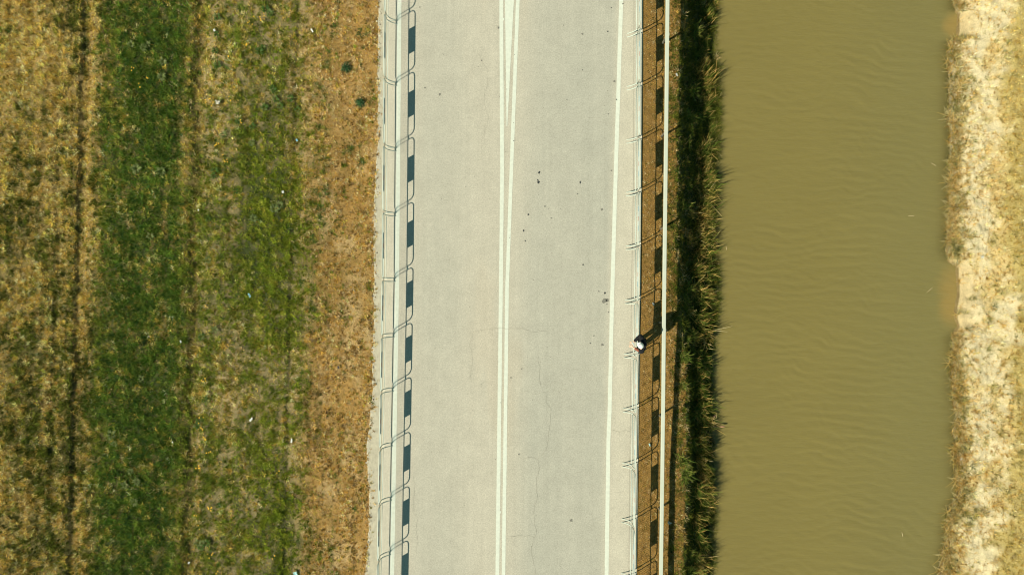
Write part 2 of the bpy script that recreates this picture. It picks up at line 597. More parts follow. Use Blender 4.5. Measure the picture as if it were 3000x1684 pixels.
strip_sheet("road", lambda y: rail_l(y) - 6, deck_edge, 0.0, M_road, road_col, 120, side=0.14)
strip_sheet("gravel_shoulder", gravel_edge, lambda y: rail_l(y) - 4, -0.012, M_gravel,
            lambda px, py: np.array((.50, .45, .345)) * (0.80 + 0.36 * fbm(px / 5.0, py / 5.0, 91, 3))[:, None], 14, side=0.05)


def line_mesh(mb, cf, w, z, y0, y1, wob=0.35, wf=None, step=5.0):
    ys = np.arange(y0, y1 + 1, step)
    c = cf(ys)
    ww = np.full(len(ys), float(w)) if wf is None else wf(ys)
    eL = c - ww / 2 + (fbm(ys / 14.0, ys * 0 + 2, 95, 2) - 0.5) * 2 * wob
    eR = c + ww / 2 + (fbm(ys / 14.0, ys * 0 + 9, 97, 2) - 0.5) * 2 * wob
    v = []; f = []
    for i in range(len(ys)):
        v.append(W(eL[i], ys[i], 0)[:2] + (z,)); v.append(W(eR[i], ys[i], 0)[:2] + (z,))
        if i:
            a = 2 * (i - 1)
            f.append((a, a + 2, a + 3, a + 1))
    mb.add(v, f)


mb = MB()
Y0, Y1 = -600, 2300
line_mesh(mb, line_r, 11.6, 0.004, Y0, Y1)
line_mesh(mb, line_l, 12, 0.004, Y0, Y1)
line_mesh(mb, line_c1, 11.2, 0.004, Y0, Y1)
line_mesh(mb, line_c2, 10.6, 0.004, Y0, Y1)
wedge_l = Pext([(0, 1479.5), (375, 1484)]); wedge_r = Pext([(0, 1505.5), (375, 1486)])
line_mesh(mb, lambda y: (wedge_l(y) + wedge_r(y)) / 2, 0, 0.004, -600, 372, wf=lambda y: np.maximum(wedge_r(y) - wedge_l(y), 0.6))
mb.box((gx(1475.6), gy(57), 0.006), (0.045, 0.075, 0.004))
mb.box((gx(1465), gy(1499), 0.008), (0.05, 0.07, 0.004))
tag(mb.build("road_markings", M_paint), kind="structure")


def ribbon(mb, pts, w, z):
    pts = [Vector(W(p[0], p[1], 0)) for p in pts]
    # fractal jitter
    for it in range(4):
        q = [pts[0]]
        for a, b in zip(pts, pts[1:]):
            m = (a + b) / 2
            L = (b - a).length
            n = Vector((-(b - a).y, (b - a).x, 0)).normalized()
            q += [m + n * random.uniform(-.13, .13) * L, b]
        pts = q
    v = []; f = []
    for i, p in enumerate(pts):
        a = pts[max(i - 1, 0)]; b = pts[min(i + 1, len(pts) - 1)]
        n = Vector((-(b - a).y, (b - a).x, 0)).normalized()
        ww = w * random.uniform(0.35, 1.0)
        v += [(p.x + n.x * ww / 2, p.y + n.y * ww / 2, z), (p.x - n.x * ww / 2, p.y - n.y * ww / 2, z)]
        if i:
            k = 2 * (i - 1)
            f.append((k, k + 2, k + 3, k + 1))
    mb.add(v, f)


mb = MB()
for pts in ([(1383, 974), (1400, 969), (1440, 965), (1462, 961), (1486, 965), (1512, 962), (1545, 966), (1575, 973)],
            [(1575, 964), (1590, 970), (1613, 968)],
            [(1577, 1045), (1582, 1080), (1583, 1130)], [(1556, 1158), (1575, 1153), (1600, 1151), (1615, 1140), (1660, 1138)],
            [(1600, 1152), (1599, 1175), (1609, 1190), (1613, 1240), (1607, 1290), (1596, 1320), (1575, 1345), (1550, 1338), (1528, 1348)],
            [(1575, 1345), (1572, 1400), (1566, 1480), (1572, 1560), (1566, 1684), (1570, 1800)],
            
            [(1490, 1572), (1530, 1568), (1568, 1576)], [(1210, 1395), (1214, 1440), (1224, 1520), (1221, 1620)], [(1795, 1258), (1845, 1262)]):
    ribbon(mb, pts, 0.0075, 0.0085)
for pts in ([(1383, 974), (1381, 1030), (1379, 1110), (1382, 1120)], [(1402, 155), (1412, 178), (1422, 195), (1424, 260), (1426, 330), (1420, 400)], [(1424, 360), (1418, 395), (1410, 450)]):
    ribbon(mb, pts, 0.005, 0.0085)
tag(mb.build("road_cracks", M_crack), kind="structure")
mb = MB()
ys = list(range(-60, 1800, 60))
line_mesh(mb, Pext([(0, 1857), (500, 1856), (900, 1849), (1684, 1842)]), 1.1, 0.0045, -100, 1800, wob=0.5)
tag(mb.build("road_seam", M_crack), kind="structure")


def splat(mb, px, py, r, z, el=1.0, m=0, rag=0.35):
    n = 11
    a0 = random.uniform(0, 6.28)
    vs = [W(px, py, 0)[:2] + (z,)]
    for k in range(n):
        a = a0 + 2 * math.pi * k / n
        rr = r * random.uniform(1 - rag, 1 + rag)
        vs.append((gx(px + rr * math.cos(a)), gy(py + rr * el * math.sin(a)), z))
    mb.add(vs, [(0, 1 + (k + 1) % n, 1 + k) for k in range(n)], m)


mb = MB()
for px, py, r, el in [(1579.5, 505, 2.8, 1.5), (1577.5, 534, 3.2, 1.4), (1575.5, 528.5, 1.6, 2.2), (1700, 535, 1.8, 2.2), (1547.5, 629, 2.2, 1), (1534, 676, 2.4, 1.2),
                      (1538.5, 706, 1.6, 1.2), (1708, 775, 2.2, 1), (1692, 568, 1.5, 1), (1791, 24, 1.6, 1), (1780, 93, 2.0, 1), (1706.5, 206, 1.5, 1), (1783, 335, 1.4, 1), (1806, 292, 1.5, 1.2),
                      (1661, 293, 1.2, 1), (1740, 983, 1.6, 1), (1729, 1005, 1.7, 1), (1411, 178, 1.5, 1), (1505, 413, 1.2, 1), (1778, 891, 1.3, 1), (1772, 858, 2.4, 1.2), (1783, 914, 1.2, 1)]:
    splat(mb, px, py, r, 0.0095, el)
for px, py, r, el in [(1771, 881, 6.5, 1), (1779, 880, 3.5, 1.4), (1754, 853, 2, 1), (1596, 605, 2.4, 1), (1615, 639, 2, 1), (1765, 1010, 3.4, 1), (1800, 239, 3.4, .8), (1706, 101, 3, .9), (1825, 12, 2.6, 1), (1460, 82, 2.4, 1.6),
                      (1791, 500, 3, .7), (1763, 614, 3, 1), (1245, 258, 2.6, 1), (1288, 278, 2.6, 1.4), (1230, 22, 2, 1), (1497, 1106, 2, 1), (1528, 1080, 2, 1), (1650, 75, 1.6, 1), (1673, 1524, 4, 1), (1520, 1330, 2.2, 1)]:
    splat(mb, px, py, r, 0.0095, el, 1)
for _ in range(150):
    splat(mb, random.uniform(1215, 1780), random.uniform(-20, 1700), random.uniform(0.5, 1.1), 0.0095, 1, 1)
tag(mb.build("road_stains", [M_tar, M_tar2]), kind="structure")

# loose grit along the ragged edge of the gravel
ng = 1500
gyy = rng.uniform(-60, 1750, ng)
gxx = gravel_edge(gyy) + np.abs(rng.normal(0, 7, ng)) * np.where(rng.random(ng) < .75, 1, -.7)
cX, cY = gx(gxx), gy(gyy)
rs = rng.uniform(.006, .018, ng) * (1 + (rng.random(ng) < .08) * .9)
oc = np.array([(1, 0, 0), (0, 1, 0), (-1, 0, 0), (0, -1, 0), (0, 0, .8)], float)
pv = oc[None] * rs[:, None, None] * rng.uniform(.6, 1.3, (ng, 5, 1))
pv[:, :, 0] += cX[:, None]; pv[:, :, 1] += cY[:, None]; pv[:, :, 2] -= .012
pf = np.array([(0, 1, 4), (1, 2, 4), (2, 3, 4), (3, 0, 4)])
ff = (np.arange(ng)[:, None, None] * 5 + pf[None]).reshape(-1, 3)
gc = np.array([(.50, .44, .34), (.30, .27, .22), (.15, .12, .09), (.62, .58, .48), (.36, .24, .12)])[rng.integers(0, 5, ng)]
me = np_mesh("gravel_grit", pv.reshape(-1, 3), ff, M_soil, fcol=np.repeat(gc, 4, 0))
tag(link_mesh("gravel_grit", me), "loose grit strewn along the edge of the gravel shoulder beside the dry verge", "gravel", kind="stuff")

# ------------------------------------------------------------------ canal water
m_water, nt, p, out = new_mat("turbid_water")
tc = nt.nodes.new("ShaderNodeTexCoord")
at = nt.nodes.new("ShaderNodeAttribute"); at.attribute_name = "tint"
nt.links.new(at.outputs["Color"], p.inputs["Base Color"])
p.inputs["Roughness"].default_value = 0.22
p.inputs["IOR"].default_value = 1.33
p.inputs["Subsurface Weight"].default_value = 0.6
p.inputs["Subsurface Radius"].default_value = (0.30, 0.26, 0.14)
p.inputs["Subsurface Scale"].default_value = 0.28
mp = nt.nodes.new("ShaderNodeMapping")
mp.inputs["Scale"].default_value = (0.8, 3.0, 1)
nt.links.new(tc.outputs["Object"], mp.inputs["Vector"])
nz = nt.nodes.new("ShaderNodeTexNoise")
nz.inputs["Scale"].default_value = 3.2; nz.inputs["Detail"].default_value = 4; nz.inputs["Roughness"].default_value = 0.5
nt.links.new(mp.outputs[0], nz.inputs["Vector"])
bp = nt.nodes.new("ShaderNodeBump")
bp.inputs["Strength"].default_value = 0.35; bp.inputs["Distance"].default_value = 0.035
nt.links.new(nz.outputs[0], bp.inputs["Height"])
nt.links.new(bp.outputs[0], p.inputs["Normal"])
WX = np.arange(5.9, 15.2, 0.05)
WY = np.concatenate([np.arange(-300, -12, 8), np.arange(-12, 12.01, 0.05), np.arange(20, 301, 8)])
wxx, wyy = np.meshgrid(WX, WY)
wx_, wy_ = wxx.ravel(), wyy.ravel()
arch = 0.030 * (wx_ - 10.4) ** 2
yy = wy_ + arch + (fbm(wx_ * 0.55, wy_ * 0.55, 101, 3) - 0.5) * 1.1
amp = (0.30 + .70 * ss(0.30, 0.66, fbm(wx_ * 0.45, wy_ * 0.8, 103, 3))) * (1 - 0.65 * ss(11.5, 14, wx_)) * ss(6.2, 7.4, wx_)
ph = yy * 2 * math.pi / 0.34
ph2 = (wy_ * 0.97 + wx_ * 0.22 + (fbm(wx_ * 0.8, wy_ * 0.8, 105, 3) - 0.5) * 1.3) * 2 * math.pi / 0.27
wz_ = WZ + amp * (0.0064 * (np.sin(ph) + 0.35 * np.sin(2 * ph + 0.6)) + 0.0030 * np.sin(ph2))
gpx = wx_ * PPM + 1500; gpy = 842 - wy_ * PPM
deep = np.array((.226, .184, .062))
silt = np.array((.36, .235, .072))
dr = (water_r(gpy) - gpx) / PPM
sh = np.zeros(len(dr))
yi_ = 842 + (gpy - 842) * CAM_H / (CAM_H - WZ)
for c_, h_ in cove_c:
    q_ = ((yi_ - c_) / (h_ * 1.1)) ** 2 + (np.maximum(dr, 0) / (.45 + h_ * .004)) ** 2 + (fbm(wx_ * 1.8, wy_ * 1.8, 106, 3) - .5) * .8
    sh = np.maximum(sh, (1 - ss(.05, 1.15, q_)) * .6)
olv = np.array((.212, .183, .070))
mix = (ss(9.5, 14.0, wx_) * 0.8)[:, None]
wc = deep * (1 - mix) + olv * mix
wc = wc * (1 - sh[:, None]) + silt * sh[:, None]
# dimmer scattered light painted into the water colour along the grown-over part of the right waterline
weed = (np.exp(-(np.maximum(dr, 0) / 0.22) ** 1.3) * (1 - cove(gpy)) * (.45 + .8 * fbm(wx_ * 2, wy_ * 2.4, 108, 3)))[:, None].clip(0, .8)  # mask of that painted darkening, no plants in it
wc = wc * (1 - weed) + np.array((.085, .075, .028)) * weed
wc = wc * (0.96 + 0.08 * fbm(wx_ * 0.4, wy_ * 0.5, 107, 3))[:, None]
nx, ny = len(WX), len(WY)
ii = (np.arange(ny - 1)[:, None] * nx + np.arange(nx - 1)[None, :]).ravel()
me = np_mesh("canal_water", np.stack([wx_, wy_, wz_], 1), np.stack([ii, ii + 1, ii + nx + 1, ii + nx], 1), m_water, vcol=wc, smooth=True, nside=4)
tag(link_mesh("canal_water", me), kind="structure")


# ------------------------------------------------------------------ grass
def blade_mesh(name, x, y, z, h, w, lean, az, col, mat=M_grass):
    n = len(x)
    dx, dy = np.cos(az), np.sin(az)
    sx, sy = -dy, dx
    hz = h * np.sqrt(np.clip(1 - lean ** 2, 0.02, 1)); hr = h * lean
    v = np.empty((n, 3, 3))
    v[:, 0] = np.stack([x - sx * w / 2, y - sy * w / 2, z - 0.012], 1)
    v[:, 1] = np.stack([x + sx * w / 2, y + sy * w / 2, z - 0.012], 1)
    v[:, 2] = np.stack([x + dx * hr, y + dy * hr, z + hz], 1)
    f = np.arange(3 * n).reshape(n, 3)
    return np_mesh(name, v.reshape(-1, 3), f, mat, fcol=col)


def scatter(n, x0, x1, y0, y1):
    return rng.uniform(x0, x1, n), rng.uniform(y0, y1, n)


def tufts(cx, cy, nb, rad, hh, col, wid=(.011, .021), lean=(.45, .97), wind=None, windw=0.0, jit=.3):
    """tuft centres and per-tuft blade counts, radii, heights, colours -> blade arrays"""
    k = np.repeat(np.arange(len(cx)), nb)
    n = len(k)
    a = rng.uniform(0, 2 * math.pi, n)
    r = np.sqrt(rng.random(n)) * rad[k]
    x = cx[k] + np.cos(a) * r; y = cy[k] + np.sin(a) * r
    az = a + rng.normal(0, .7, n)
    if wind is not None:
        w_ = rng.random(n) < windw
        az = np.where(w_, wind[k] + rng.normal(0, .5, n), az)
    h = hh[k] * rng.uniform(.55, 1.15, n)
    c = col[k] * (1 + (rng.random((n, 1)) - .5) * 2 * jit)
    c = np.minimum(np.where(rng.random((n, 1)) < .10, c * 1.5, c), .95)
    return x, y, h, rng.uniform(wid[0], wid[1], n), rng.uniform(lean[0], lean[1], n), az, c, k


# left field: small tufts, each of one kind of grass
nt = 66000
x, y = scatter(nt, gx(-60), gx(1112), gy(1740), gy(-56))
px = x * PPM + 1500; py = 842 - y * PPM
wob0 = (fbm(py / 70.0, px * 0 + 3.3, 5, 3) - 0.5) * 16
xs = field_xs(px, py) + wob0
ragged = rng.normal(0, 5.5, nt) + 2
keep = px < gravel_edge(py) + ragged + 2
l1 = xs + (fbm(py / 20.0, px * 0 + 4.4, 9, 3) - 0.5) * 12
l2 = xs + (fbm(py / 26.0, px * 0 + 8.1, 7, 3) - 0.5) * 26
keep &= ~((np.abs(l1 - 240) < 3.5) & (rng.random(nt) < .85))
keep &= ~((np.abs(l2 - 587) < 5) & (rng.random(nt) < .7))
bare = ss(0.52, 0.68, fbm(px / 34.0, py / 44.0, 111, 3)) * ss(600, 650, xs)
verge = ss(880, 1000, xs)
keep &= rng.random(nt) > bare * (0.62 - .40 * verge)
x, y, px, py, xs, verge, bare = [a[keep] for a in (x, y, px, py, xs, verge, bare)]
nt = len(x)
g = greenness(px, py)
cl = fbm(px / 15.0, py / 15.0, 113, 2)
isg = (g + (cl - .5) * .9 + rng.normal(0, .13, nt)) > .5
edge_w = (fbm(px / 55.0, py / 80.0, 115, 3) - .5) * 110 + rng.normal(0, 24, nt)
lush = ((xs + edge_w) > 318) & ((xs + edge_w * .6) < 548)
lpatch = ss(.60, .74, fbm(px / 40.0, py / 60.0, 116, 3)) * .5 + .04
zone_l = xs < 300
u = np.clip(rng.random(nt) * .7 + cl * .3, 0, .999)
ol = rng.random(nt) < np.where(zone_l, .16, .52) * (1 - .75 * verge)
isg &= ~(lush & (rng.random(nt) < lpatch))
isg &= rng.random(nt) > .05
yg = (rng.random(nt) < .65 * ss(690, 780, xs) * (1 - ss(900, 950, xs)))[:, None]
green = np.where(lush[:, None], pick(LUSH, u, nt), np.where((zone_l & (rng.random(nt) < .8))[:, None], pick(DKGREEN, u, nt), np.where(yg, pick(YGREEN, u, nt), pick(GREENS, u, nt))))
isgold = rng.random(nt) < np.clip(ss(820, 960, xs) * .9 + .12, 0, 1)
pinky = np.array((1.0, .93, .98))
dryc = np.where(isgold[:, None], pick(GOLD, rng.random(nt), nt), pick(STRAW, rng.random(nt), nt))
dryc = np.where(ol[:, None], pick(OLIVE, rng.random(nt), nt), dryc)
col = np.where(isg[:, None], green, dryc)
big = fbm(px / 24.0, py / 24.0, 117, 3)
col = col * (0.58 + 0.95 * fbm(px / 9.0, py / 9.0, 118, 2))[:, None]
shade_v = np.where(verge > .5, .55 + .85 * fbm(px / 12.0, py / 12.0, 120, 3), 1.0)
col = col * shade_v[:, None] * (0.48 + .98 * fbm(xs / 7.0, py / 240.0, 114, 3))[:, None]
hh = (0.035 + 0.22 * np.clip(big - .15, 0, 1) ** 1.3) * np.where(lush, 1.15, 1.0) * (1 - .42 * verge) * np.where(isg, 1.1, .95) * rng.uniform(.7, 1.35, nt)
rad = rng.uniform(.018, .055, nt) * (1 - .3 * verge)
nb = np.where(verge > .5, rng.integers(12, 24, nt), rng.integers(9, 22, nt))
wind = fbm(px / 30.0, py / 30.0, 119, 2) * 4 * math.pi
bx, by, h, w, lean, az, c, k = tufts(x, y, nb, rad, hh, col, wind=wind, windw=.55)
n2 = 110000
fx, fy = scatter(n2, gx(-60), gx(1100), gy(1740), gy(-56))
fpx = fx * PPM + 1500; fpy = 842 - fy * PPM
fk = fpx < gravel_edge(fpy) + rng.normal(0, 5, n2)
fx, fy, fpx, fpy = fx[fk], fy[fk], fpx[fk], fpy[fk]
n2 = len(fx)
fg = rng.random(n2) < greenness(fpx, fpy)
fc = np.where(fg[:, None], pick(GREENS, rng.random(n2), n2) * .75, pick(STRAW, rng.random(n2), n2) * .8)
fv = ss(880, 1000, field_xs(fpx, fpy))
X = np.concatenate([bx, fx]); Y = np.concatenate([by, fy])
PX = X * PPM + 1500
Z = np.where(PX > gravel_edge(842 - Y * PPM) - 1, -0.012, terrain_z(X, Y))
me = blade_mesh("field_grass", X, Y, Z, np.concatenate([h, rng.uniform(.05, .13, n2) * (1 - .5 * fv)]), np.concatenate([w, rng.uniform(.008, .014, n2)]),
                np.concatenate([lean, rng.uniform(.3, .95, n2)]), np.concatenate([az, rng.uniform(0, 6.28, n2)]), np.concatenate([c, fc]))
tag(link_mesh("field_grass", me), "mixed dry golden and green grass covering the field left of the road", "grass", kind="stuff")

# strip between road and canal, and the shaded bank
nt = 15000
x, y = scatter(nt, gx(1860), gx(2150), gy(1740), gy(-56))
px = x * PPM + 1500; py = 842 - y * PPM
de, be, we = deck_edge(py), bank_edge(py), water_l(py)
keep = (px > de + 3 + np.abs(rng.normal(0, 1.2, nt))) & (px < we + 2) & (rng.random(nt) > ss(.55, .7, fbm(px / 10., py / 10., 122, 2)) * .5)
x, y, px, py, de, be, we = [a[keep] for a in (x, y, px, py, de, be, we)]
nt = len(x)
s_ = (px - de) / (be - de)
gprob = np.interp(s_, [0, .5, .64, .72, .95, 1.05, 1.4], [.02, .05, .16, .52, .66, .88, .88])
gprob = gprob + (fbm(px / 22.0, py / 40.0, 121, 3) - 0.5) * 1.5 * ss(0.55, 0.75, s_) + 0.18 * ss(900, 1100, py) * ss(.6, .8, s_)
low_ = ss(880, 1050, py) * ss(.6, .7, s_) * (1 - ss(1.0, 1.12, s_))
gprob = gprob * (1 - .45 * low_)
isg = rng.random(nt) < gprob
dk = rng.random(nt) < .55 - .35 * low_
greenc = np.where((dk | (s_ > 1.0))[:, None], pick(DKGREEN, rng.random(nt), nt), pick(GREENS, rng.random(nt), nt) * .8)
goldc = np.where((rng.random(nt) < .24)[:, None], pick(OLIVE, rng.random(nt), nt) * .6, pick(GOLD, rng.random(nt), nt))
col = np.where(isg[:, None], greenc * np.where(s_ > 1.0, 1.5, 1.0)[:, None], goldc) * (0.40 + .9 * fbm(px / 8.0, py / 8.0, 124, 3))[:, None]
tall = np.interp(s_, [0, .5, .65, .8, 1.0, 1.3, 1.9, 2.3], [.42, .5, .7, 1.15, 1.3, 1.3, 1.7, 2.2])
hh = .105 * tall * rng.uniform(.6, 1.4, nt) * np.where(isg, 1.2, 1)
bx, by, h, w, lean, az, c, k = tufts(x, y, rng.integers(7, 16, nt), rng.uniform(.015, .045, nt), hh, col, wid=(.008, .015))
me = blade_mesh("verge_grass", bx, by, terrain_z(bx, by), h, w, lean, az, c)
tag(link_mesh("verge_grass", me), "orange dry grass between the road and the canal, darker down the steep bank", "grass", kind="stuff")

# right bank
nt = 15000
x, y = scatter(nt, gx(2740), gx(3160), gy(1800), gy(-116))
px = x * PPM + 1500; py = 842 - y * PPM
d = (px - water_r(py)) / PPM
diag = bank_sand(px, py)
cv = cove(py)
edge = np.exp(-(d / 0.45) ** 2)
olz = ss(1.30, 1.75, bank_d(px, py, water_r(py)) + (fbm(px / 50, py / 50, 77, 3) - 0.5) * 0.9)
dens = np.clip(1 - diag * 0.70 + edge * 0.8 + olz * 0.35, 0.10, 1) * (1 - 0.95 * cv * (1 - ss(.2, .9, d)))
keep = (d > -0.03) & (d < 3.6) & (rng.random(nt) < dens)
x, y, px, py, d, edge, olz = [a[keep] for a in (x, y, px, py, d, edge, olz)]
nt = len(x)
gp = 0.08 + 0.40 * ss(0.52, 0.68, fbm(px / 24.0, py / 24.0, 127, 3)) + 0.08 * edge
isg = rng.random(nt) < gp
BG = np.array([(.38, .34, .085), (.30, .29, .10), (.46, .40, .10), (.26, .27, .13), (.22, .22, .055)])
BD = np.array([(.80, .56, .20), (.72, .46, .12), (.86, .69, .34), (.52, .32, .085), (.90, .77, .43)])
OL = np.array([(.62, .44, .10), (.52, .37, .075), (.74, .57, .22), (.66, .43, .12), (.34, .27, .055)])
col = np.where(isg[:, None], pick(BG, rng.random(nt), nt), pick(BD, rng.random(nt), nt))
ol = rng.random(nt) < olz * .9
col = np.where(ol[:, None], pick(OL, rng.random(nt), nt), col)
col = col * (0.75 + .5 * fbm(px / 9.0, py / 9.0, 129, 3))[:, None]
hh = .12 * (1 + 0.9 * edge) * np.where(ol, .7, 1) * rng.uniform(.6, 1.4, nt)
wind = np.full(nt, math.pi + .15)
bx, by, h, w, lean, az, c, k = tufts(x, y, rng.integers(8, 18, nt), rng.uniform(.02, .055, nt), hh, col, lean=(.4, .97), wind=wind, windw=.5)
me = blade_mesh("far_bank_grass", bx, by, terrain_z(bx, by), h, w, lean, az, c)
tag(link_mesh("far_bank_grass", me), "sun bleached dry grass on the sandy bank along the right edge", "grass", kind="stuff")


# ------------------------------------------------------------------ clumps and weeds as things
def arch_blades(nb, hmin, hmax, w, spread, pal, base_r=0.05, droop=0.35, dirbias=None, seg=4, tips=None):
    """a tuft of arching blades: quads in strips, tint per face"""
    V = []; F = []; C = []
    for _ in range(nb):
        h = random.uniform(hmin, hmax)
        az = random.uniform(0, 2 * math.pi)
        if dirbias is not None:
            az = random.gauss(dirbias[0], dirbias[1])
        le = random.uniform(0.08, 1.0) * spread
        bx, by = random.gauss(0, base_r), random.gauss(0, base_r)
        dx, dy = math.cos(az), math.sin(az)
        c = np.array(pal[random.randrange(len(pal))]) * random.uniform(.75, 1.25)
        ww = w * random.uniform(.7, 1.3)
        o = len(V)
        for k in range(seg + 1):
            t = k / seg
            r = h * (le * t + droop * le * t * t)
            z = h * (t * (1 - 0.25 * le) - droop * le * t * t * 0.7) - 0.02
            hw = ww / 2 * (1 - t) ** 0.6 if k < seg else 0.0008
            V += [(bx + dx * r - dy * hw, by + dy * r + dx * hw, z), (bx + dx * r + dy * hw, by + dy * r - dx * hw, z)]
            if k:
                a = o + 2 * (k - 1)
                F.append((a, a + 1, a + 3, a + 2))
                tc = c if tips is None else c * (1 - t ** 2) + np.array(tips) * t ** 2
                C.append(tc)
    return np.array(V), np.array(F), np.array(C)


def clump_mesh(name, *a, **k):
    V, F, C = arch_blades(*a, **k)
    return np_mesh(name, V, F, M_plant, fcol=C, nside=4)


def gz(x, y):
    return float(terrain_z(np.array([x]), np.array([y]))[0])


def put(name, me, x, y, label, cat, group=None, rz=None, s=1.0, z=None):
    o = link_mesh(name, me)
    o.location = (x, y, gz(x, y) if z is None else z)
    o.rotation_euler = (0, 0, random.uniform(0, 6.28) if rz is None else rz)
    o.scale = (s, s, s * random.uniform(.9, 1.1))
    tag(o, label, cat, group)
    return o


REED_G = [(.13, .19, .030), (.18, .24, .040), (.09, .14, .025), (.28, .29, .055)]
REED_D = [(.78, .54, .18), (.66, .42, .12), (.84, .64, .30), (.42, .34, .08), (.54, .37, .10)]
reed_green = [clump_mesh("reed_clump", 150, .28, h_, .018, sp_, REED_G * 2 + REED_D[:2], base_r=.12, droop=.30) for h_, sp_ in ((.70, .4), (.55, .6), (.75, .35), (.5, .8))]
reed_dry = [clump_mesh("reed_clump", 130, .28, h_, .018, sp_, REED_D + REED_G[2:] + REED_G[3:], base_r=.12, droop=.30) for h_, sp_ in ((.72, .35), (.6, .5), (.5, .8), (.78, .3), (.55, .6))]
low_bush = [clump_mesh("bank_weed", 110, .14, .38, .022, .9, REED_G + REED_G[:2] + [(.30, .26, .08), (.10, .12, .03)], base_r=.07, droop=.4) for _ in range(4)]
# image rows and columns where lit reed heads show along the shaded bank
reeds = [(2080, 40, 'g', .8), (2068, 88, 'd', .7), (2078, 118, 'd', .75), (2066, 148, 'd', .8), (2070, 182, 'd', .9), (2062, 215, 'd', 1), (2085, 218, 'g', .9), (2064, 246, 'd', .9), (2090, 236, 'd', .9),
         (2086, 262, 'g', .9), (2070, 282, 'd', .8), (2092, 290, 'g', .9), (2085, 322, 'g', .8), (2098, 372, 'g', .7), (2088, 430, 'g', 1), (2068, 438, 'd', .7), (2104, 424, 'd', .7), (2064, 470, 'd', .9), (2080, 478, 'd', .8),
         (2076, 508, 'd', .9), (2092, 516, 'g', 1), (2048, 530, 'd', .7), (2070, 545, 'd', 1), (2098, 548, 'd', .8), (2078, 572, 'd', 1), (2090, 584, 'g', .9), (2058, 590, 'd', .8), (2074, 606, 'd', 1), (2032, 628, 'd', .6),
         (2062, 630, 'd', .9), (2082, 632, 'd', 1), (2092, 652, 'g', .8), (2066, 658, 'd', 1), (2084, 668, 'd', .9), (2055, 684, 'd', .8), (2092, 694, 'd', .9), (2078, 708, 'g', .9), (2030, 700, 'd', .6), (2094, 726, 'd', .9), (2064, 736, 'd', .8),
         (2048, 764, 'd', .8), (2074, 772, 'd', .7), (2042, 790, 'd', .8), (2054, 798, 'd', .8), (2084, 800, 'g', .8), (2046, 850, 'd', .8), (2060, 870, 'd', .9), (2094, 858, 'd', .9), (2088, 884, 'g', .9), (2066, 898, 'd', .8), (2024, 915, 'd', .6), (2046, 932, 'd', .8),
         (2076, 926, 'g', .9), (2064, 958, 'd', .8), (2044, 984, 'd', .8), (2078, 980, 'd', 1), (2040, 998, 'd', .7), (2062, 1020, 'g', .7), (2070, 1052, 'g', .9), (2072, 1074, 'g', .8), (2046, 1094, 'd', .6), (2060, 1140, 'g', .6), (2068, 1228, 'g', .9), (2080, 1246, 'd', .8),
         (2066, 1262, 'g', .8), (2062, 1302, 'g', .8), (2076, 1318, 'g', .8), (2050, 1340, 'd', .8), (2056, 1362, 'd', .9), (2072, 1380, 'd', .8), (2062, 1402, 'd', .8), (2070, 1422, 'd', .9), (2058, 1440, 'g', .7), (2064, 1472, 'd', .8), (2088, 1490, 'd', .7), (2056, 1516, 'g', .8),
         (2078, 1520, 'd', .7), (2048, 1556, 'd', .8), (2056, 1580, 'd', .9), (2066, 1604, 'g', .9), (2052, 1628, 'd', .8), (2062, 1650, 'd', .9), (2058, 1676, 'd', .9), (2070, 1700, 'd', .8)]
for q in range(26):
    iy_ = random.uniform(990, 1690)
    reeds.append((random.uniform(2036, 2076), iy_, 'g' if random.random() < .6 else 'd', random.uniform(.7, .95)))
for (ix, iy, k, s) in reeds:
    s *= random.uniform(.8, 1.3)
    if k == 'd' and random.random() < .38: k = 'g'
    ix -= random.uniform(2, 18)
    hh = -1.25
    x, y, _ = W(ix, iy, hh)
    x = min(x, float(gx(water_l(842 - y * PPM))) - 0.02)
    if k == 'g':
        put("reed_clump", random.choice(reed_green), x, y, "green leafy reed clump at the foot of the shaded canal bank", "reeds", "green reed clumps on the shaded bank", s=s)
    else:
        put("reed_clump", random.choice(reed_dry), x, y, "straw coloured reed clump at the foot of the shaded canal bank", "reeds", "dry reed clumps on the shaded bank", s=s)

for q in range(58):
    iy = random.uniform(-20, 1710)
    ix = random.uniform(1996, 2078)
    x, y, _ = W(ix, iy, -.15 - 1.2 * (ix - 1996) / 90)
    put("bank_weed", random.choice(low_bush), x, y, "low leafy weed growing on the shaded canal bank", "weed", "low weeds on the shaded bank", s=random.uniform(.5, 1.1))

# two long bare stalks reaching over the water, and pinkish plumes further down
mb = MB()
x0, y0, _ = W(2092, 968, -1.5)
for ex, ey in ((2145, 955), (2130, 972)):
    x1, y1, _ = W(ex, ey, -1.45)
    mb.tube([(x0, y0, gz(x0, y0)), ((x0 + x1) / 2, (y0 + y1) / 2 + .01, -1.35), (x1, y1, -1.42)], [.010, .007, .003], 6)
tag(mb.build("bare_stalks", M_straw), "pair of long bare straw stalks reaching out over the water", "stalks")
plume_m = simple_mat("pink_plume", (.45, .25, .14), .9, var=.25, scale=40)
mb = MB()
for (ax, ay, bx_, by_) in ((2070, 1250, 2116, 1249), (2068, 1240, 2094, 1218)):
    p0 = Vector(W(ax, ay, -1.5)); p1 = Vector(W(bx_, by_, -1.58)); p0.z = gz(p0.x, p0.y)
    pm = (p0 + p1) / 2 + Vector((0, 0, .06))
    mb.tube([p0, pm, p1], [.008, .006, .005], 6)
    dv = (p1 - pm).normalized()
    mb.tube([p1 - dv * .10, p1 - dv * .02, p1 + dv * .06, p1 + dv * .1], [.008, .03, .022, .004], 7)
tag(mb.build("reed_plumes", plume_m), "two pinkish brown reed plumes leaning over the water from the left bank", "reeds")

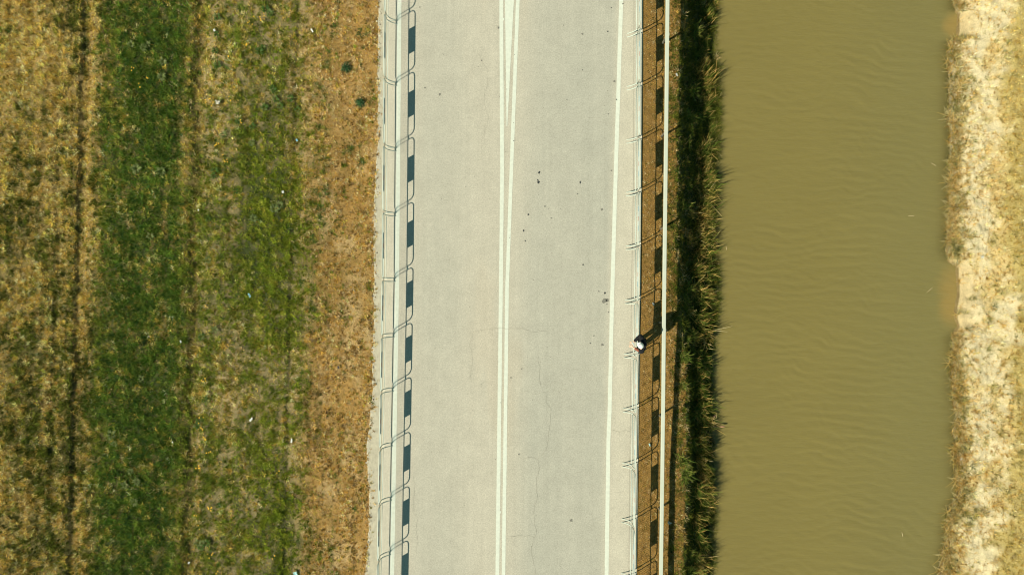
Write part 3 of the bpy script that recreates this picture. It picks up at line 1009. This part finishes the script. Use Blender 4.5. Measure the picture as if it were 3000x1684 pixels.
# tussocks along the right waterline
tus_dry = [clump_mesh("grass_tussock", 70, .18, .42, .015, .95, [tuple(c) for c in BD] + [tuple(BG[0])], base_r=.08, dirbias=(math.pi, 1.1)) for _ in range(4)]
tus_green = [clump_mesh("grass_tussock", 50, .14, .34, .014, .95, [tuple(c) for c in BG] * 2 + [tuple(BD[0])], base_r=.07, dirbias=(math.pi, 1.2)) for _ in range(3)]
iy = -10.0
while iy < 1700:
    gyp = 842 + (iy - 842) * (CAM_H - WZ) / CAM_H
    if float(cove(np.array([gyp]))[0]) < 0.25:
        y = float(gy(gyp)); x = float(gx(water_r(gyp))) + random.uniform(.02, .14)
        s = random.uniform(.65, 1.15)
        if random.random() < .27:
            put("grass_tussock", random.choice(tus_green), x + random.uniform(0, .2), y, "grey green grass tussock at the right waterline", "grass tussock", "green tussocks at the right waterline", rz=random.uniform(-.5, .5), s=s)
        else:
            put("grass_tussock", random.choice(tus_dry), x, y, "straw coloured grass tussock overhanging the right waterline", "grass tussock", "dry tussocks at the right waterline", rz=random.uniform(-.5, .5), s=s)
    iy += random.uniform(11, 20)
# blue green tufts higher on the sandy bank
for (ix, iy) in [(2818, 155), (2808, 160), (2846, 222), (2815, 180), (2862, 232), (2828, 260), (2826, 320), (2838, 318), (2815, 318), (2828, 388), (2822, 606), (2825, 640), (2830, 668), (2840, 680), (2818, 690), (2824, 716), (2845, 690),
                 (2790, 722), (2815, 740), (2906, 706), (2905, 652), (2868, 872), (2858, 876), (2902, 934), (2828, 916), (2898, 1022), (2830, 1066), (2822, 1090), (2840, 1380), (2828, 1386), (2838, 1440), (2830, 1510), (2845, 1535), (2822, 1270), (2890, 1282), (2975, 1320)]:
    x, y, _ = W(ix, iy, -1.3)
    put("grass_tuft", random.choice(tus_green), x, y, "blue green grass tuft on the pale sandy bank", "grass tuft", "blue green tufts on the sandy bank", s=random.uniform(.45, .7))


# field weeds
def rosette_mesh(nl, L, w, pal, rise=.35):
    V = []; F = []; C = []
    for k in range(nl):
        az = 2 * math.pi * k / nl + random.uniform(-.3, .3)
        l = L * random.uniform(.6, 1.1)
        dx, dy = math.cos(az), math.sin(az)
        c = np.array(pal[random.randrange(len(pal))]) * random.uniform(.85, 1.15)
        o = len(V)
        q0 = random.uniform(.05, .45)
        prof = [(q0, .25), (q0 + (1 - q0) * .3, .8), (q0 + (1 - q0) * .6, 1.0), (q0 + (1 - q0) * .85, .7), (1.0, .05)]
        rr = rise * random.uniform(.5, 1.3)
        for i, (t, q) in enumerate(prof):
            hw = w * q / 2
            z = .03 + l * rr * math.sin(t * 2.2)
            V += [(dx * l * t - dy * hw, dy * l * t + dx * hw, z + .008), (dx * l * t, dy * l * t, z), (dx * l * t + dy * hw, dy * l * t - dx * hw, z + .008)]
            if i:
                a = o + 3 * (i - 1)
                F += [(a, a + 1, a + 4, a + 3), (a + 1, a + 2, a + 5, a + 4)]; C += [c, c * .93]
    return np_mesh("leafy_weed", np.array(V), np.array(F), M_plant, fcol=np.array(C), nside=4)


PALE = [(.20, .235, .085), (.26, .28, .12), (.15, .19, .06)]
DKG = [(.070, .125, .024), (.095, .155, .030), (.075, .13, .034)]
ros_pale = [rosette_mesh(22, .17, .036, PALE, .5) for _ in range(4)]
ros_dark = [rosette_mesh(20, .14, .032, DKG + DKG + PALE[:1], .5) for _ in range(4)]
for (ix, iy, s) in [(385, 130, .8), (420, 140, 1.0), (432, 132, .8), (478, 182, .9), (475, 225, 1.0), (400, 495, 1.15), (474, 500, 1.15), (412, 1108, .7), (326, 1272, 1.0), (335, 1300, .7), (440, 692, .8), (803, 612, 1.2), (742, 640, 1.0),
                    (820, 600, .9), (630, 965, .8), (610, 760, .9), (715, 180, .7), (580, 1590, .9), (640, 300, .7), (655, 395, .8), (380, 1380, .8), (400, 1410, .9), (365, 1420, .8), (395, 1470, .9), (735, 420, .8), (800, 265, .7)]:
    x, y, _ = W(ix, iy)
    put("leafy_weed", random.choice(ros_pale), x, y, "pale leafy weed rosette in the green field grass", "weed", "pale weed rosettes in the field", s=s)
for (ix, iy, s) in [(638, 50, 1), (640, 190, 1), (632, 150, .9), (635, 100, .8), (780, 30, 1.2), (790, 40, 1), (760, 150, 1.1), (800, 260, 1), (808, 290, .9), (770, 140, .8), (850, 288, 1), (740, 370, .9), (775, 315, 1), (700, 355, .9), (630, 500, 1), (625, 515, .8),
                    (870, 320, .9), (590, 985, .9), (600, 1170, .8), (585, 1230, .9), (575, 1245, .9), (605, 1590, 1.1), (590, 1600, .9), (640, 1480, .7), (820, 310, .9), (690, 560, .8), (610, 640, .8)]:
    x, y, _ = W(ix, iy)
    put("leafy_weed", random.choice(ros_dark), x, y, "dark green leafy weed in the mixed field grass", "weed", "dark weed rosettes in the field", s=s)

tuft_m = [clump_mesh("weed_tuft", 44, .05, .13, .018, 1.0, [(.065, .125, .022), (.085, .155, .030), (.050, .105, .030), (.13, .18, .04)], base_r=.04) for _ in range(4)]
for (ix, iy, s) in [(978, 75, 1), (970, 105, .7), (1050, 98, 1.2), (1070, 100, .9), (1056, 85, .8), (1063, 140, .7), (962, 150, 1), (936, 110, .8), (960, 180, .8), (957, 198, 1), (912, 190, .8), (966, 230, .7), (935, 250, 1), (948, 260, .9), (925, 245, .8), (925, 278, .8), (950, 282, .8),
                    (946, 345, .9), (930, 370, 1.1), (937, 372, .9), (955, 376, .8), (940, 430, 1), (925, 455, .9), (947, 468, 1.1), (955, 462, .9), (935, 442, .8), (958, 482, .8), (950, 500, .8), (895, 520, 1.2), (928, 515, 1.2), (925, 558, 1.3), (950, 555, 1.2), (954, 568, .9), (936, 575, 1.1), (926, 595, 1),
                    (930, 610, .8), (930, 622, 1), (946, 615, .9), (936, 640, 1.3), (918, 655, .9), (940, 658, 1), (950, 655, .8), (915, 695, .9), (914, 698, .8), (921, 709, .8), (853, 700, 1.1), (865, 718, 1.2), (862, 740, 1), (888, 830, 1.3), (880, 820, .8), (920, 800, .9), (895, 705, .7), (940, 735, .8),
                    (985, 570, .8), (1025, 438, 1.3), (1020, 440, .8), (1052, 428, .7), (1060, 470, 1.2), (1065, 475, .9), (1055, 476, .9), (1038, 1490, 1.2), (930, 1525, .8), (965, 1393, .7), (978, 1395, .9), (985, 1412, .8), (900, 1115, .9), (885, 1095, .8), (872, 1320, .8), (860, 1220, .7), (812, 1320, .9)]:
    x, y, _ = W(ix, iy)
    put("weed_tuft", random.choice(tuft_m), x, y, "small dark green weed tuft in the dry verge grass", "weed", "small green weed tufts in the dry verge", s=s * .95)


# two round dark bushes at the verge
def bush(ix, iy, r, label):
    V = []; F = []; C = []
    for _ in range(800):
        u = Vector((random.gauss(0, 1), random.gauss(0, 1), abs(random.gauss(0, 1)))).normalized()
        rr = r * random.uniform(.45, 1.0) * (0.9 + .16 * math.sin(3 * math.atan2(u.y, u.x) + ix) + .1 * math.sin(7 * math.atan2(u.y, u.x)))
        p = Vector((u.x * rr, u.y * rr, u.z * rr * .95))
        t = Vector((random.gauss(0, 1), random.gauss(0, 1), random.gauss(0, .6))).normalized()
        n_ = (u + t * .6).normalized()
        a = n_.cross(Vector((random.gauss(0, 1), random.gauss(0, 1), random.gauss(0, 1)))).normalized()
        b = n_.cross(a)
        l, w_ = random.uniform(.03, .055), random.uniform(.012, .02)
        o = len(V)
        V += [tuple(p - a * l / 2), tuple(p + b * w_ / 2), tuple(p + a * l / 2), tuple(p - b * w_ / 2)]
        F.append((o, o + 1, o + 2, o + 3))
        C.append(np.array(random.choice([(.040, .105, .040), (.055, .135, .045), (.080, .165, .055), (.030, .085, .034)])) * random.uniform(.8, 1.2))
    x, y, _ = W(ix, iy)
    root = empty("bush", (x, y, gz(x, y)))
    tag(root, label, "bush")
    me = np_mesh("foliage", np.array(V), np.array(F), M_plant, fcol=np.array(C), nside=4)
    link_mesh("foliage", me, root)
    mb = MB()
    for k in range(7):
        a = k * .9
        mb.tube([(0, 0, -.02), (math.cos(a) * r * .3, math.sin(a) * r * .3, r * .4), (math.cos(a) * r * .7, math.sin(a) * r * .7, r * .6)], [.008, .006, .003], 5)
    mb.build("stem", M_straw, root)


bush(1015, 198, .215, "round dark green bush in the dry verge, nearer the top of the photo")
bush(1055, 300, .20, "dark green bush in the dry verge close to the road, below the other bush")

# yellow flowers
fl_m = simple_mat("yellow_petals", (.80, .46, .03), .6, var=.15)
st_m = simple_mat("flower_stem", (.07, .12, .03), .7, var=.2)
for (ix, iy, nf) in [(397, 210, 2), (430, 230, 1), (412, 248, 1), (735, 72, 2), (762, 60, 2), (760, 54, 1), (774, 43, 1), (718, 132, 3), (725, 135, 2), (677, 172, 1), (614, 302, 4), (677, 296, 2), (638, 425, 4), (662, 462, 2), (665, 478, 2), (649, 516, 2), (712, 360, 2),
                    (597, 1112, 3), (590, 1226, 2), (593, 1250, 2), (602, 1284, 3), (611, 1325, 2), (587, 1373, 4), (616, 1485, 5), (580, 1510, 1), (585, 1545, 1), (617, 1622, 3), (637, 1676, 1), (817, 1382, 1), (800, 1640, 1)]:
    x, y, _ = W(ix, iy)
    root = empty("yellow_flowers", (x, y, gz(x, y)))
    tag(root, "small cluster of orange yellow flowers in the field grass", "flowers", "clusters of yellow flowers in the field")
    for k in range(nf + 1):
        a, b = random.gauss(0, .055), random.gauss(0, .055)
        hh = random.uniform(.13, .19)
        m1 = MB(); m2 = MB()
        m2.tube([(a * .4, b * .4, 0), (a * .8, b * .8, hh * .6), (a, b, hh)], .003, 4)
        r = random.uniform(.018, .028)
        ring = [(a + r * math.cos(q * math.pi / 5) * (1 if q % 2 else .7), b + r * math.sin(q * math.pi / 5) * (1 if q % 2 else .7), hh + .006) for q in range(10)]
        m1.add([(a, b, hh)] + ring, [(0, 1 + q, 1 + (q + 1) % 10) for q in range(10)])
        st = m2.build("stem", st_m, root)
        m1.build("flower", fl_m, st)


# ------------------------------------------------------------------ litter
def crumple(name, ix, iy, lx, ly, mat, label, cat="litter", rz=0.0, h=None, amp=.35):
    n = 6
    V = []; F = []
    s = random.randrange(1000)
    for j in range(n):
        for i in range(n):
            u, v = i / (n - 1) - .5, j / (n - 1) - .5
            k = float(vnoise(np.array([u * 3.1 + s]), np.array([v * 3.3 + s * .7]), s)[0])
            V.append((u * lx * .85 * (.8 + .5 * k), v * .85 * ly * (.75 + .5 * k), amp * min(lx, ly) * k))
    for j in range(n - 1):
        for i in range(n - 1):
            a = j * n + i
            F.append((a, a + 1, a + n + 1, a + n))
    mb = MB(); mb.add(V, F)
    o = mb.build(name, mat)
    x, y, _ = W(ix, iy, h if h is not None else 0)
    o.location = (x, y, gz(x, y) + (.07 if ix < 1100 else .05))
    o.rotation_euler = (random.uniform(-.2, .2), random.uniform(-.2, .2), rz)
    md = o.modifiers.new("thick", 'SOLIDIFY'); md.thickness = .002
    tag(o, label, cat)


crumple("paper_scrap", 629, 90, .07, .09, M_paper, "white paper scrap in the field near the top edge, beside the rut", rz=.4)
crumple("paper_scrap", 914, 90, .05, .14, M_paper, "long white paper scrap near the top of the verge", rz=.5)
crumple("pale_stone", 641, 303, .13, .13, M_stone, "grey white stone beside a yellow flower cluster", "stone", amp=.8)
crumple("plastic_wrapper", 868, 410, .06, .10, M_blue, "light blue plastic wrapper in the mixed grass", rz=.4)
crumple("paper_scrap", 829, 563, .08, .08, M_paper, "white paper scrap beside the bright green patch of grass", rz=.2)
crumple("paper_scrap", 580, 615, .05, .06, M_paper, "tiny white scrap on the dark rut, upper part of the field")
crumple("paper_scrap", 532, 1000, .05, .09, M_paper, "white triangular scrap at the right rim of the lush grass", rz=.4)
crumple("plastic_wrapper", 731, 865, .07, .15, M_blue, "pale blue wrapper lying in the middle of the field", rz=.5)
crumple("paper_scrap", 736, 1228, .07, .15, M_paper, "cream paper scrap lying diagonal in the lower field", rz=-.7)
crumple("paper_scrap", 854, 1290, .06, .15, M_paper, "long upright white scrap in the lower field, nearest the dry verge", rz=-.1)
crumple("plastic_sheet", 865, 1680, .12, .17, M_teal, "mint green plastic piece at the bottom edge of the field", rz=.3)
crumple("paper_scrap", 507, 1294, .05, .06, M_paper, "tiny white scrap in the lush grass, lower part of the field")
crumple("paper_scrap", 551, 1649, .07, .06, M_paper, "small white scrap near the bottom left of the field", rz=.9)
crumple("dark_scrap", 992, 1075, .06, .10, M_dark, "small black scrap on the dry verge beside the road", rz=.2)
crumple("paper_scrap", 1985, 217, .07, .10, M_paper, "white scrap at the brink of the canal bank, right of the white beam", rz=.5)
crumple("paper_scrap", 1904, 1303, .05, .11, M_teal, "pale green scrap in the grass beside the railing, lower right", rz=.4)
crumple("pale_stone", 1961, 1532, .13, .09, M_stone, "tan stone right of the white beam, near the bottom", "stone", rz=-.5, amp=.8)
crumple("plastic_wrapper", 2031, 1560, .07, .11, M_blue, "pale blue wrapper in the dark grass of the shaded bank", rz=-.2, h=-1.2)
crumple("pale_stone", 2822, 1347, .10, .10, M_paper, "white stone among the dry grass of the right bank, lower part", "stone", h=-1.4, amp=.8)
crumple("pale_stone", 2882, 752, .09, .08, M_paper, "white stone on the sandy right bank above the larger cove", "stone", h=-1.2, amp=.8)
crumple("paper_scrap", 1914, 890, .05, .10, M_paper, "narrow white scrap in the dry strip left of the white beam", rz=.6)
# floating straws
for (ax, ay, bx_, by_, lb) in [(2712, 165, 2718, 112, None), (2728, 478, 2742, 486, "floating straw in the canal near the right bank, upper part"), (2715, 857, 2731, 843, "floating straw in the canal left of the larger cove"), (2661, 632, 2678, 633, "floating straw lying level in the canal, right of its middle"),
                          (2642, 1558, 2645, 1570, "floating straw in the lower canal near the bottom edge"), (2127, 722, 2128, 732, "floating straw just off the shaded reed bank")]:
    if lb is None: continue
    mb = MB()
    p0 = Vector(W(ax, ay, WZ + .012)); p1 = Vector(W(bx_, by_, WZ + .012))
    mb.tube([p0, (p0 + p1) / 2 + Vector((.004, .004, .003)), p1], .007, 6)
    tag(mb.build("floating_straw", M_straw), lb, "straw")

# ------------------------------------------------------------------ railings
Z_TOP, Z_MID, Z_BOT, Z_BEND = 1.03, 0.78, 0.273, 0.42


def railing(a, b, toward, label, group, outward_bar):
    """one welded panel from ground point a (upper) to b (lower); toward = +1 / -1 in x is the road side"""
    a = Vector((a[0], a[1], 0)); b = Vector((b[0], b[1], 0))
    c = (a + b) / 2
    d = b - a
    L = d.length
    rz = math.atan2(d.y, d.x)
    root = empty("railing_panel", c, rz)
    tag(root, label, "railing", group)
    # local x runs along the panel (towards the bottom of the photo); local +y = left of it
    sgn = toward * (1 if math.cos(rz + math.pi / 2) > 0 else -1)
    e = L / 2 - 0.055
    R = 0.15
    fr = MB()
    pts = [(-e, 0, Z_BEND), (-e, 0, Z_TOP - R)]
    for k in range(1, 7):
        t = k / 6 * math.pi / 2
        pts.append((-e + R - R * math.cos(t), 0, Z_TOP - R + R * math.sin(t)))
    for k in range(0, 7):
        t = k / 6 * math.pi / 2
        pts.append((e - R + R * math.sin(t), 0, Z_TOP - R + R * math.cos(t)))
    pts.append((e, 0, Z_BEND))
    fr.tube(pts, 0.0145, 8)
    fr.build("frame", M_white, root, smooth=True)
    for s in (-1, 1):
        lg = MB()
        q = []
        for k in range(9):
            t = k / 8
            yy = sgn * (2 * t * (1 - t) * 0.06 + t * t * 0.26)
            zz = (1 - t) ** 2 * (Z_BEND + .01) + 2 * t * (1 - t) * 0.14
            q.append((s * e, yy, max(zz, 0.006)))
        lg.tube(q, [.0165, .0165, .0165, .0165, .016, .015, .0135, .011, .007], 8)
        leg = lg.build("leg", M_white, root, smooth=True)
        fp = MB()
        fp.box((s * e, sgn * 0.225, 0.007), (0.03, 0.06, 0.006))
        fp.build("foot_plate", M_white, leg)
    for nm, z, r in (("middle_rail", Z_MID, .0125), ("bottom_rail", Z_BOT, .0125)):
        t_ = MB(); t_.tube([(-e + .017, 0, z), (e - .017, 0, z)], r, 8)
        t_.build(nm, M_white, root, smooth=True)
    nb = int(round((2 * e) / 0.066))
    br = MB()
    for k in range(1, nb):
        xx = -e + 2 * e * k / nb
        br.tube([(xx, 0, Z_BOT + .012), (xx, 0, Z_MID - .012)], .0032, 5, cap=False)
    br.build("bars", M_white, root, smooth=True)
    pl = MB()
    pl.box((0, 0, (Z_MID + Z_TOP) / 2), (.77, .006, Z_TOP - Z_MID - .031))
    plate = pl.build("plate", M_plate, root)
    em = MB()
    zc = (Z_MID + Z_TOP) / 2
    for sd in (-1, 1):
        em.box((-.29, sd * .0045, zc), (.15, .003, .19), 0)
        em.box((.29, sd * .0045, zc), (.15, .003, .19), 0)
        em.box((0, sd * .0045, zc), (.13, .003, .15), 1)
    em.build("emblem", [M_plate_blue, M_plate_red], plate)
    cl = MB()
    cl.box((e + .055, 0, .80), (.078, .014, .035))
    cl.build("clamp", M_post, root)
    if outward_bar:
        ob = MB()
        ob.tube([(e, sgn * .22, .017), (e + .03, -sgn * .17, .017)], .010, 6)
        ob.build("base_bar", M_white, root, smooth=True)
    return root


jl = [-124, 66, 247, 438, 628, 819, 981, 1140, 1300, 1459, 1618, 1777]
jr = [-51, 104, 259, 415, 569, 726, 884, 1042, 1201, 1361, 1524, 1683, 1842]
ordl = ["cut by the top edge", "second from the top", "third from the top", "fourth from the top", "fifth from the top", "sixth from the top", "fifth from the bottom", "fourth from the bottom", "third from the bottom", "second from the bottom", "cut by the bottom edge"]
for i in range(len(jl) - 1):
    pa, pb = jl[i], jl[i + 1]
    size = "longer white" if pb - pa > 175 else "shorter white"
    railing((float(gx(rail_l(pa))), float(gy(pa))), (float(gx(rail_l(pb))), float(gy(pb))), 1,
            "%s railing panel on the field side of the road, %s" % (size, ordl[i]), "railing panels on the field side", i < 5)
ordr = ["cut by the top edge", "second from the top", "third from the top", "fourth from the top", "fifth from the top", "sixth from the top", "just above the person", "just below the person", "fourth from the bottom", "third from the bottom", "second from the bottom", "cut by the bottom edge"]
ordr[6] = "touched by the person"
for i in range(len(jr) - 1):
    pa, pb = jr[i], jr[i + 1]
    railing((float(gx(rail_r(pa))), float(gy(pa))), (float(gx(rail_r(pb))), float(gy(pb))), -1,
            "white railing panel on the canal side of the road, %s" % ordr[i], "railing panels on the canal side", False)

# ------------------------------------------------------------------ pipeline
pyy = [-700, -300, 0, 200, 400, 600, 800, 1000, 1100, 1200, 1300, 1400, 1684, 2000, 2400]
root = empty("canal_barrier", (float(gx(pipe_x(842))), 0, 0))
tag(root, "long flat white barrier beam on short posts beside the canal bank", "barrier")
ox = root.location.x


def beam(pts, w, h):
    """square section swept along pts"""
    v = []; f = []
    c = .010
    prof = [(-w / 2, -h), (w / 2, -h), (w / 2, -c), (w / 2 - c, 0), (-w / 2 + c, 0), (-w / 2, -c)]
    n = len(prof)
    for i_, p_ in enumerate(pts):
        a_ = Vector(pts[max(i_ - 1, 0)]); b_ = Vector(pts[min(i_ + 1, len(pts) - 1)])
        t_ = (b_ - a_).normalized()
        sd = Vector((t_.y, -t_.x, 0)).normalized()
        if sd.x < 0: sd = -sd
        for (u_, q_) in prof:
            v.append((p_[0] + sd.x * u_, p_[1] + sd.y * u_, p_[2] + q_))
        if i_:
            o_ = (i_ - 1) * n
            for k_ in range(n):
                k2 = (k_ + 1) % n
                f.append((o_ + k_, o_ + k2, o_ + n + k2, o_ + n + k_))
    f.append(tuple(range(n))); f.append(tuple((len(pts) - 1) * n + k_ for k_ in range(n - 1, -1, -1)))
    return v, f


cuts = [-700, 122, 964, 1806, 2400]
for a_, b_ in zip(cuts, cuts[1:]):
    vv = [a_ + .35] + [q for q in pyy if a_ < q < b_] + [b_ - .35]
    mb = MB()
    mb.add(*beam([(float(gx(pipe_x(v))) - ox, float(gy(v)), float(pipe_h(v))) for v in vv], .107, .10))
    mb.build("beam", M_beam, root)
for v in (122, 964):
    xx = float(gx(pipe_x(v))) - ox; yv = float(gy(v)); PZ = float(pipe_h(v))
    mb = MB()
    mb.box((xx, yv, PZ - .053), (.115, .09, .09))
    mb.build("joint_sleeve", M_beam, root)
for v in (-148, 125, 398, 671, 944, 1217, 1490, 1763):
    xx = float(gx(pipe_x(v))) - ox; yv = float(gy(v))
    z0 = gz(xx + ox, yv) - .1; PZ = float(pipe_h(v))
    mb = MB()
    mb.box((xx, yv, (z0 + PZ - .112) / 2), (.045, .045, PZ - .112 - z0))
    mb.box((xx, yv, PZ - .107), (.085, .08, .010))
    mb.build("support_post", M_post, root)


# ------------------------------------------------------------------ person leaning on the railing
def skin_obj(name, verts, edges, radii, mat, parent, sub=2, root_i=0):
    me = bpy.data.meshes.new(name)
    me.from_pydata(verts, edges, [])
    o = bpy.data.objects.new(name, me)
    COL.objects.link(o)
    me.materials.append(mat)
    sk = o.modifiers.new("skin", 'SKIN')
    sk.use_smooth_shade = True
    if not me.skin_vertices:
        bpy.context.view_layer.objects.active = o
        bpy.context.view_layer.update()
    lay = me.skin_vertices[0].data if me.skin_vertices else None
    if lay is None:
        raise RuntimeError("no skin layer")
    for i, r in enumerate(radii):
        rr = r if isinstance(r, tuple) else (r, r)
        lay[i].radius = rr
        lay[i].use_root = (i == root_i)
    sb = o.modifiers.new("smooth", 'SUBSURF')
    sb.levels = sub; sb.render_levels = sub
    if parent is not None: o.parent = parent
    return o


M_skin = simple_mat("skin", (.68, .46, .33), .5, var=.08)
M_hood = simple_mat("black_hoodie", (.010, .010, .012), .95, var=.25, scale=20)
M_jean = simple_mat("dark_trousers", (.022, .024, .032), .9, var=.2)
M_shoe = simple_mat("dark_shoes", (.03, .03, .03), .6, var=.2)
M_cap = simple_mat("white_cap", (.80, .82, .76), .8, var=.05)
M_rust = simple_mat("rust_sleeve", (.26, .075, .04), .8, var=.2, scale=25)
M_phone = simple_mat("white_phone", (.80, .82, .78), .3, var=.03)

BX, BY, BZ = 3.97, -1.69, -0.09
person = empty("person", (BX, BY, BZ))
tag(person, "person in a black hoodie and white cap leaning on the canal side railing", "person")


def rel(p):
    return (p[0] - BX, p[1] - BY, p[2] - BZ)


V = []; E = []; R = []


def jv(p, r, parent=None):
    V.append(rel(p)); R.append(r)
    i = len(V) - 1
    if parent is not None: E.append((parent, i))
    return i


pel = jv((3.88, -1.68, .90), (.13, .11))
bel = jv((3.86, -1.68, 1.06), (.125, .10), pel)
che = jv((3.82, -1.675, 1.24), (.15, .11), bel)
upc = jv((3.79, -1.675, 1.37), (.13, .09), che)
nec = jv((3.765, -1.68, 1.455), .055, upc)
jaw = jv((3.735, -1.683, 1.515), (.066, .07), nec)
sku = jv((3.728, -1.685, 1.585), (.078, .09), jaw)
crn = jv((3.732, -1.686, 1.655), (.062, .07), sku)
nose = jv((3.636, -1.675, 1.565), .013, sku)
for s, hy, ey, hx in ((1, -1.632, -1.43, 3.555), (-1, -1.735, -1.89, 3.54)):
    sh = jv((3.80, -1.675 + s * .16, 1.385), .058, upc)
    el = jv((3.79, ey, 1.135), .044, sh)
    mid = jv(((3.79 * .45 + hx * .55), (ey * .45 + hy * .55), 1.115), .038, el)
    wr = jv((hx + .05, hy + s * .035, 1.09), .028, mid)
    pa = jv((hx + .005, hy, 1.085), (.034, .020), wr)
    # fingers curl down over the road side of the top rail
    for k, (off, ln) in enumerate(((.030, .060), (.010, .070), (-.010, .066), (-.029, .052))):
        f1 = jv((hx - .035, hy + off * .9, 1.085), .0095, pa)
        f2 = jv((hx - .035 - ln * .45, hy + off * 1.05, 1.07), .0088, f1)
        f3 = jv((hx - .035 - ln * .62, hy + off * 1.1, 1.07 - ln * .45), .0080, f2)
    t1 = jv((hx + .012, hy - s * .040, 1.098), .0105, pa)
    t2 = jv((hx - .015, hy - s * .058, 1.10), .0092, t1)
for s in (1, -1):
    hp = jv((3.89, -1.68 + s * .095, .84), .085, pel)
    kn = jv((3.93, -1.69 + s * .105, .42), .056, hp)
    an = jv((3.995, -1.69 + s * .11, 0.0), .040, kn)
    to = jv((3.88, -1.69 + s * .12, -.045), (.035, .028), an)
skin_obj("body", V, E, R, M_skin, person, 2)

V = []; E = []; R = []
a0 = jv((3.87, -1.68, .86), (.15, .14))
a1 = jv((3.855, -1.68, 1.04), (.15, .14), a0)
a2 = jv((3.825, -1.675, 1.23), (.18, .15), a1)
a3 = jv((3.80, -1.675, 1.37), (.145, .105), a2)
a4 = jv((3.755, -1.68, 1.43), (.085, .08), a3)
s1 = jv((3.80, -1.485, 1.385), .080, a3)
s2 = jv((3.79, -1.425, 1.14), .070, s1)
s3 = jv((3.665, -1.540, 1.117), .056, s2)
s4 = jv((3.600, -1.600, 1.095), .044, s3)
t1 = jv((3.80, -1.865, 1.385), .080, a3)
t2 = jv((3.79, -1.895, 1.14), .070, t1)
t3 = jv((3.74, -1.865, 1.125), .060, t2)
skin_obj("hoodie", V, E, R, M_hood, person, 2)
# hood lying on the back
mb = MB()
mb.tube([(3.80, -1.77, 1.44), (3.86, -1.73, 1.43), (3.88, -1.68, 1.425), (3.86, -1.63, 1.43), (3.80, -1.60, 1.44)], [.03, .05, .055, .05, .03], 10)
mb.v = [rel(p) for p in mb.v]
mb.build("hood", M_hood, person, smooth=True)
V = []; E = []; R = []
u0 = jv((3.765, -1.874, 1.13), .052)
u1 = jv((3.675, -1.818, 1.118), .047, u0)
u2 = jv((3.605, -1.780, 1.10), .040, u1)
skin_obj("sleeve", V, E, R, M_rust, person, 2)["label"] = "rust red lower sleeve"
V = []; E = []; R = []
b0 = jv((3.865, -1.68, .88), (.13, .12))
for s in (1, -1):
    q1 = jv((3.87, -1.68 + s * .085, .80), .085, b0)
    q2 = jv((3.93, -1.69 + s * .105, .42), .075, q1)
    q3 = jv((3.995, -1.69 + s * .11, .02), .062, q2)
skin_obj("trousers", V, E, R, M_jean, person, 2)
for s in (1, -1):
    V = []; E = []; R = []
    q1 = jv((4.02, -1.69 + s * .11, -.045), (.046, .042))
    q2 = jv((3.94, -1.69 + s * .115, -.05), (.05, .04), q1)
    q3 = jv((3.84, -1.69 + s * .12, -.055), (.044, .032), q2)
    skin_obj("shoe", V, E, R, M_shoe, person, 2)
# cap: crown and brim
mb = MB()
cx, cy, cz = 3.728, -1.686, 1.615
nu, nv_ = 20, 7
vs = []; fs = []
for j in range(nv_):
    t = j / (nv_ - 1) * math.pi / 2 * .98
    for i in range(nu):
        a = 2 * math.pi * i / nu
        vs.append((cx + .088 * math.cos(t) * math.cos(a), cy + .084 * math.cos(t) * math.sin(a), cz + .115 * math.sin(t)))
for j in range(nv_ - 1):
    for i in range(nu):
        i2 = (i + 1) % nu
        fs.append((j * nu + i, j * nu + i2, (j + 1) * nu + i2, (j + 1) * nu + i))
fs.append(tuple((nv_ - 1) * nu + i for i in range(nu)))
mb.add([rel(p) for p in vs], fs)
cap = mb.build("cap", M_cap, person, smooth=True)
mb = MB()
fa = math.radians(140)
top = []; bot = []
for k in range(11):
    a = fa + (k / 10 - .5) * 1.7
    ext = .128 * (1 - .25 * abs(k / 10 - .5) * 2)
    for r_, lst in ((.08, None), (ext, None)):
        top.append((cx + r_ * math.cos(a), cy + r_ * math.sin(a), cz + .012 - (r_ - .08) * .25))
fs = [(2 * k, 2 * k + 2, 2 * k + 3, 2 * k + 1) for k in range(10)]
mb.add([rel(p) for p in top], fs)
br_ = mb.build("brim", M_cap, cap)
md = br_.modifiers.new("thick", 'SOLIDIFY'); md.thickness = .004
# phone held between the hands
ph_ = MB()
ph_.box((0, 0, 0), (.055, .11, .009))
po = ph_.build("phone", M_phone)
bv = po.modifiers.new("round", 'BEVEL'); bv.width = .004; bv.segments = 2
po.location = (3.575, -1.655, 1.112); po.rotation_euler = (0.1, .35, .5)
tag(po, "small white phone in the hands of the person leaning on the railing", "phone")
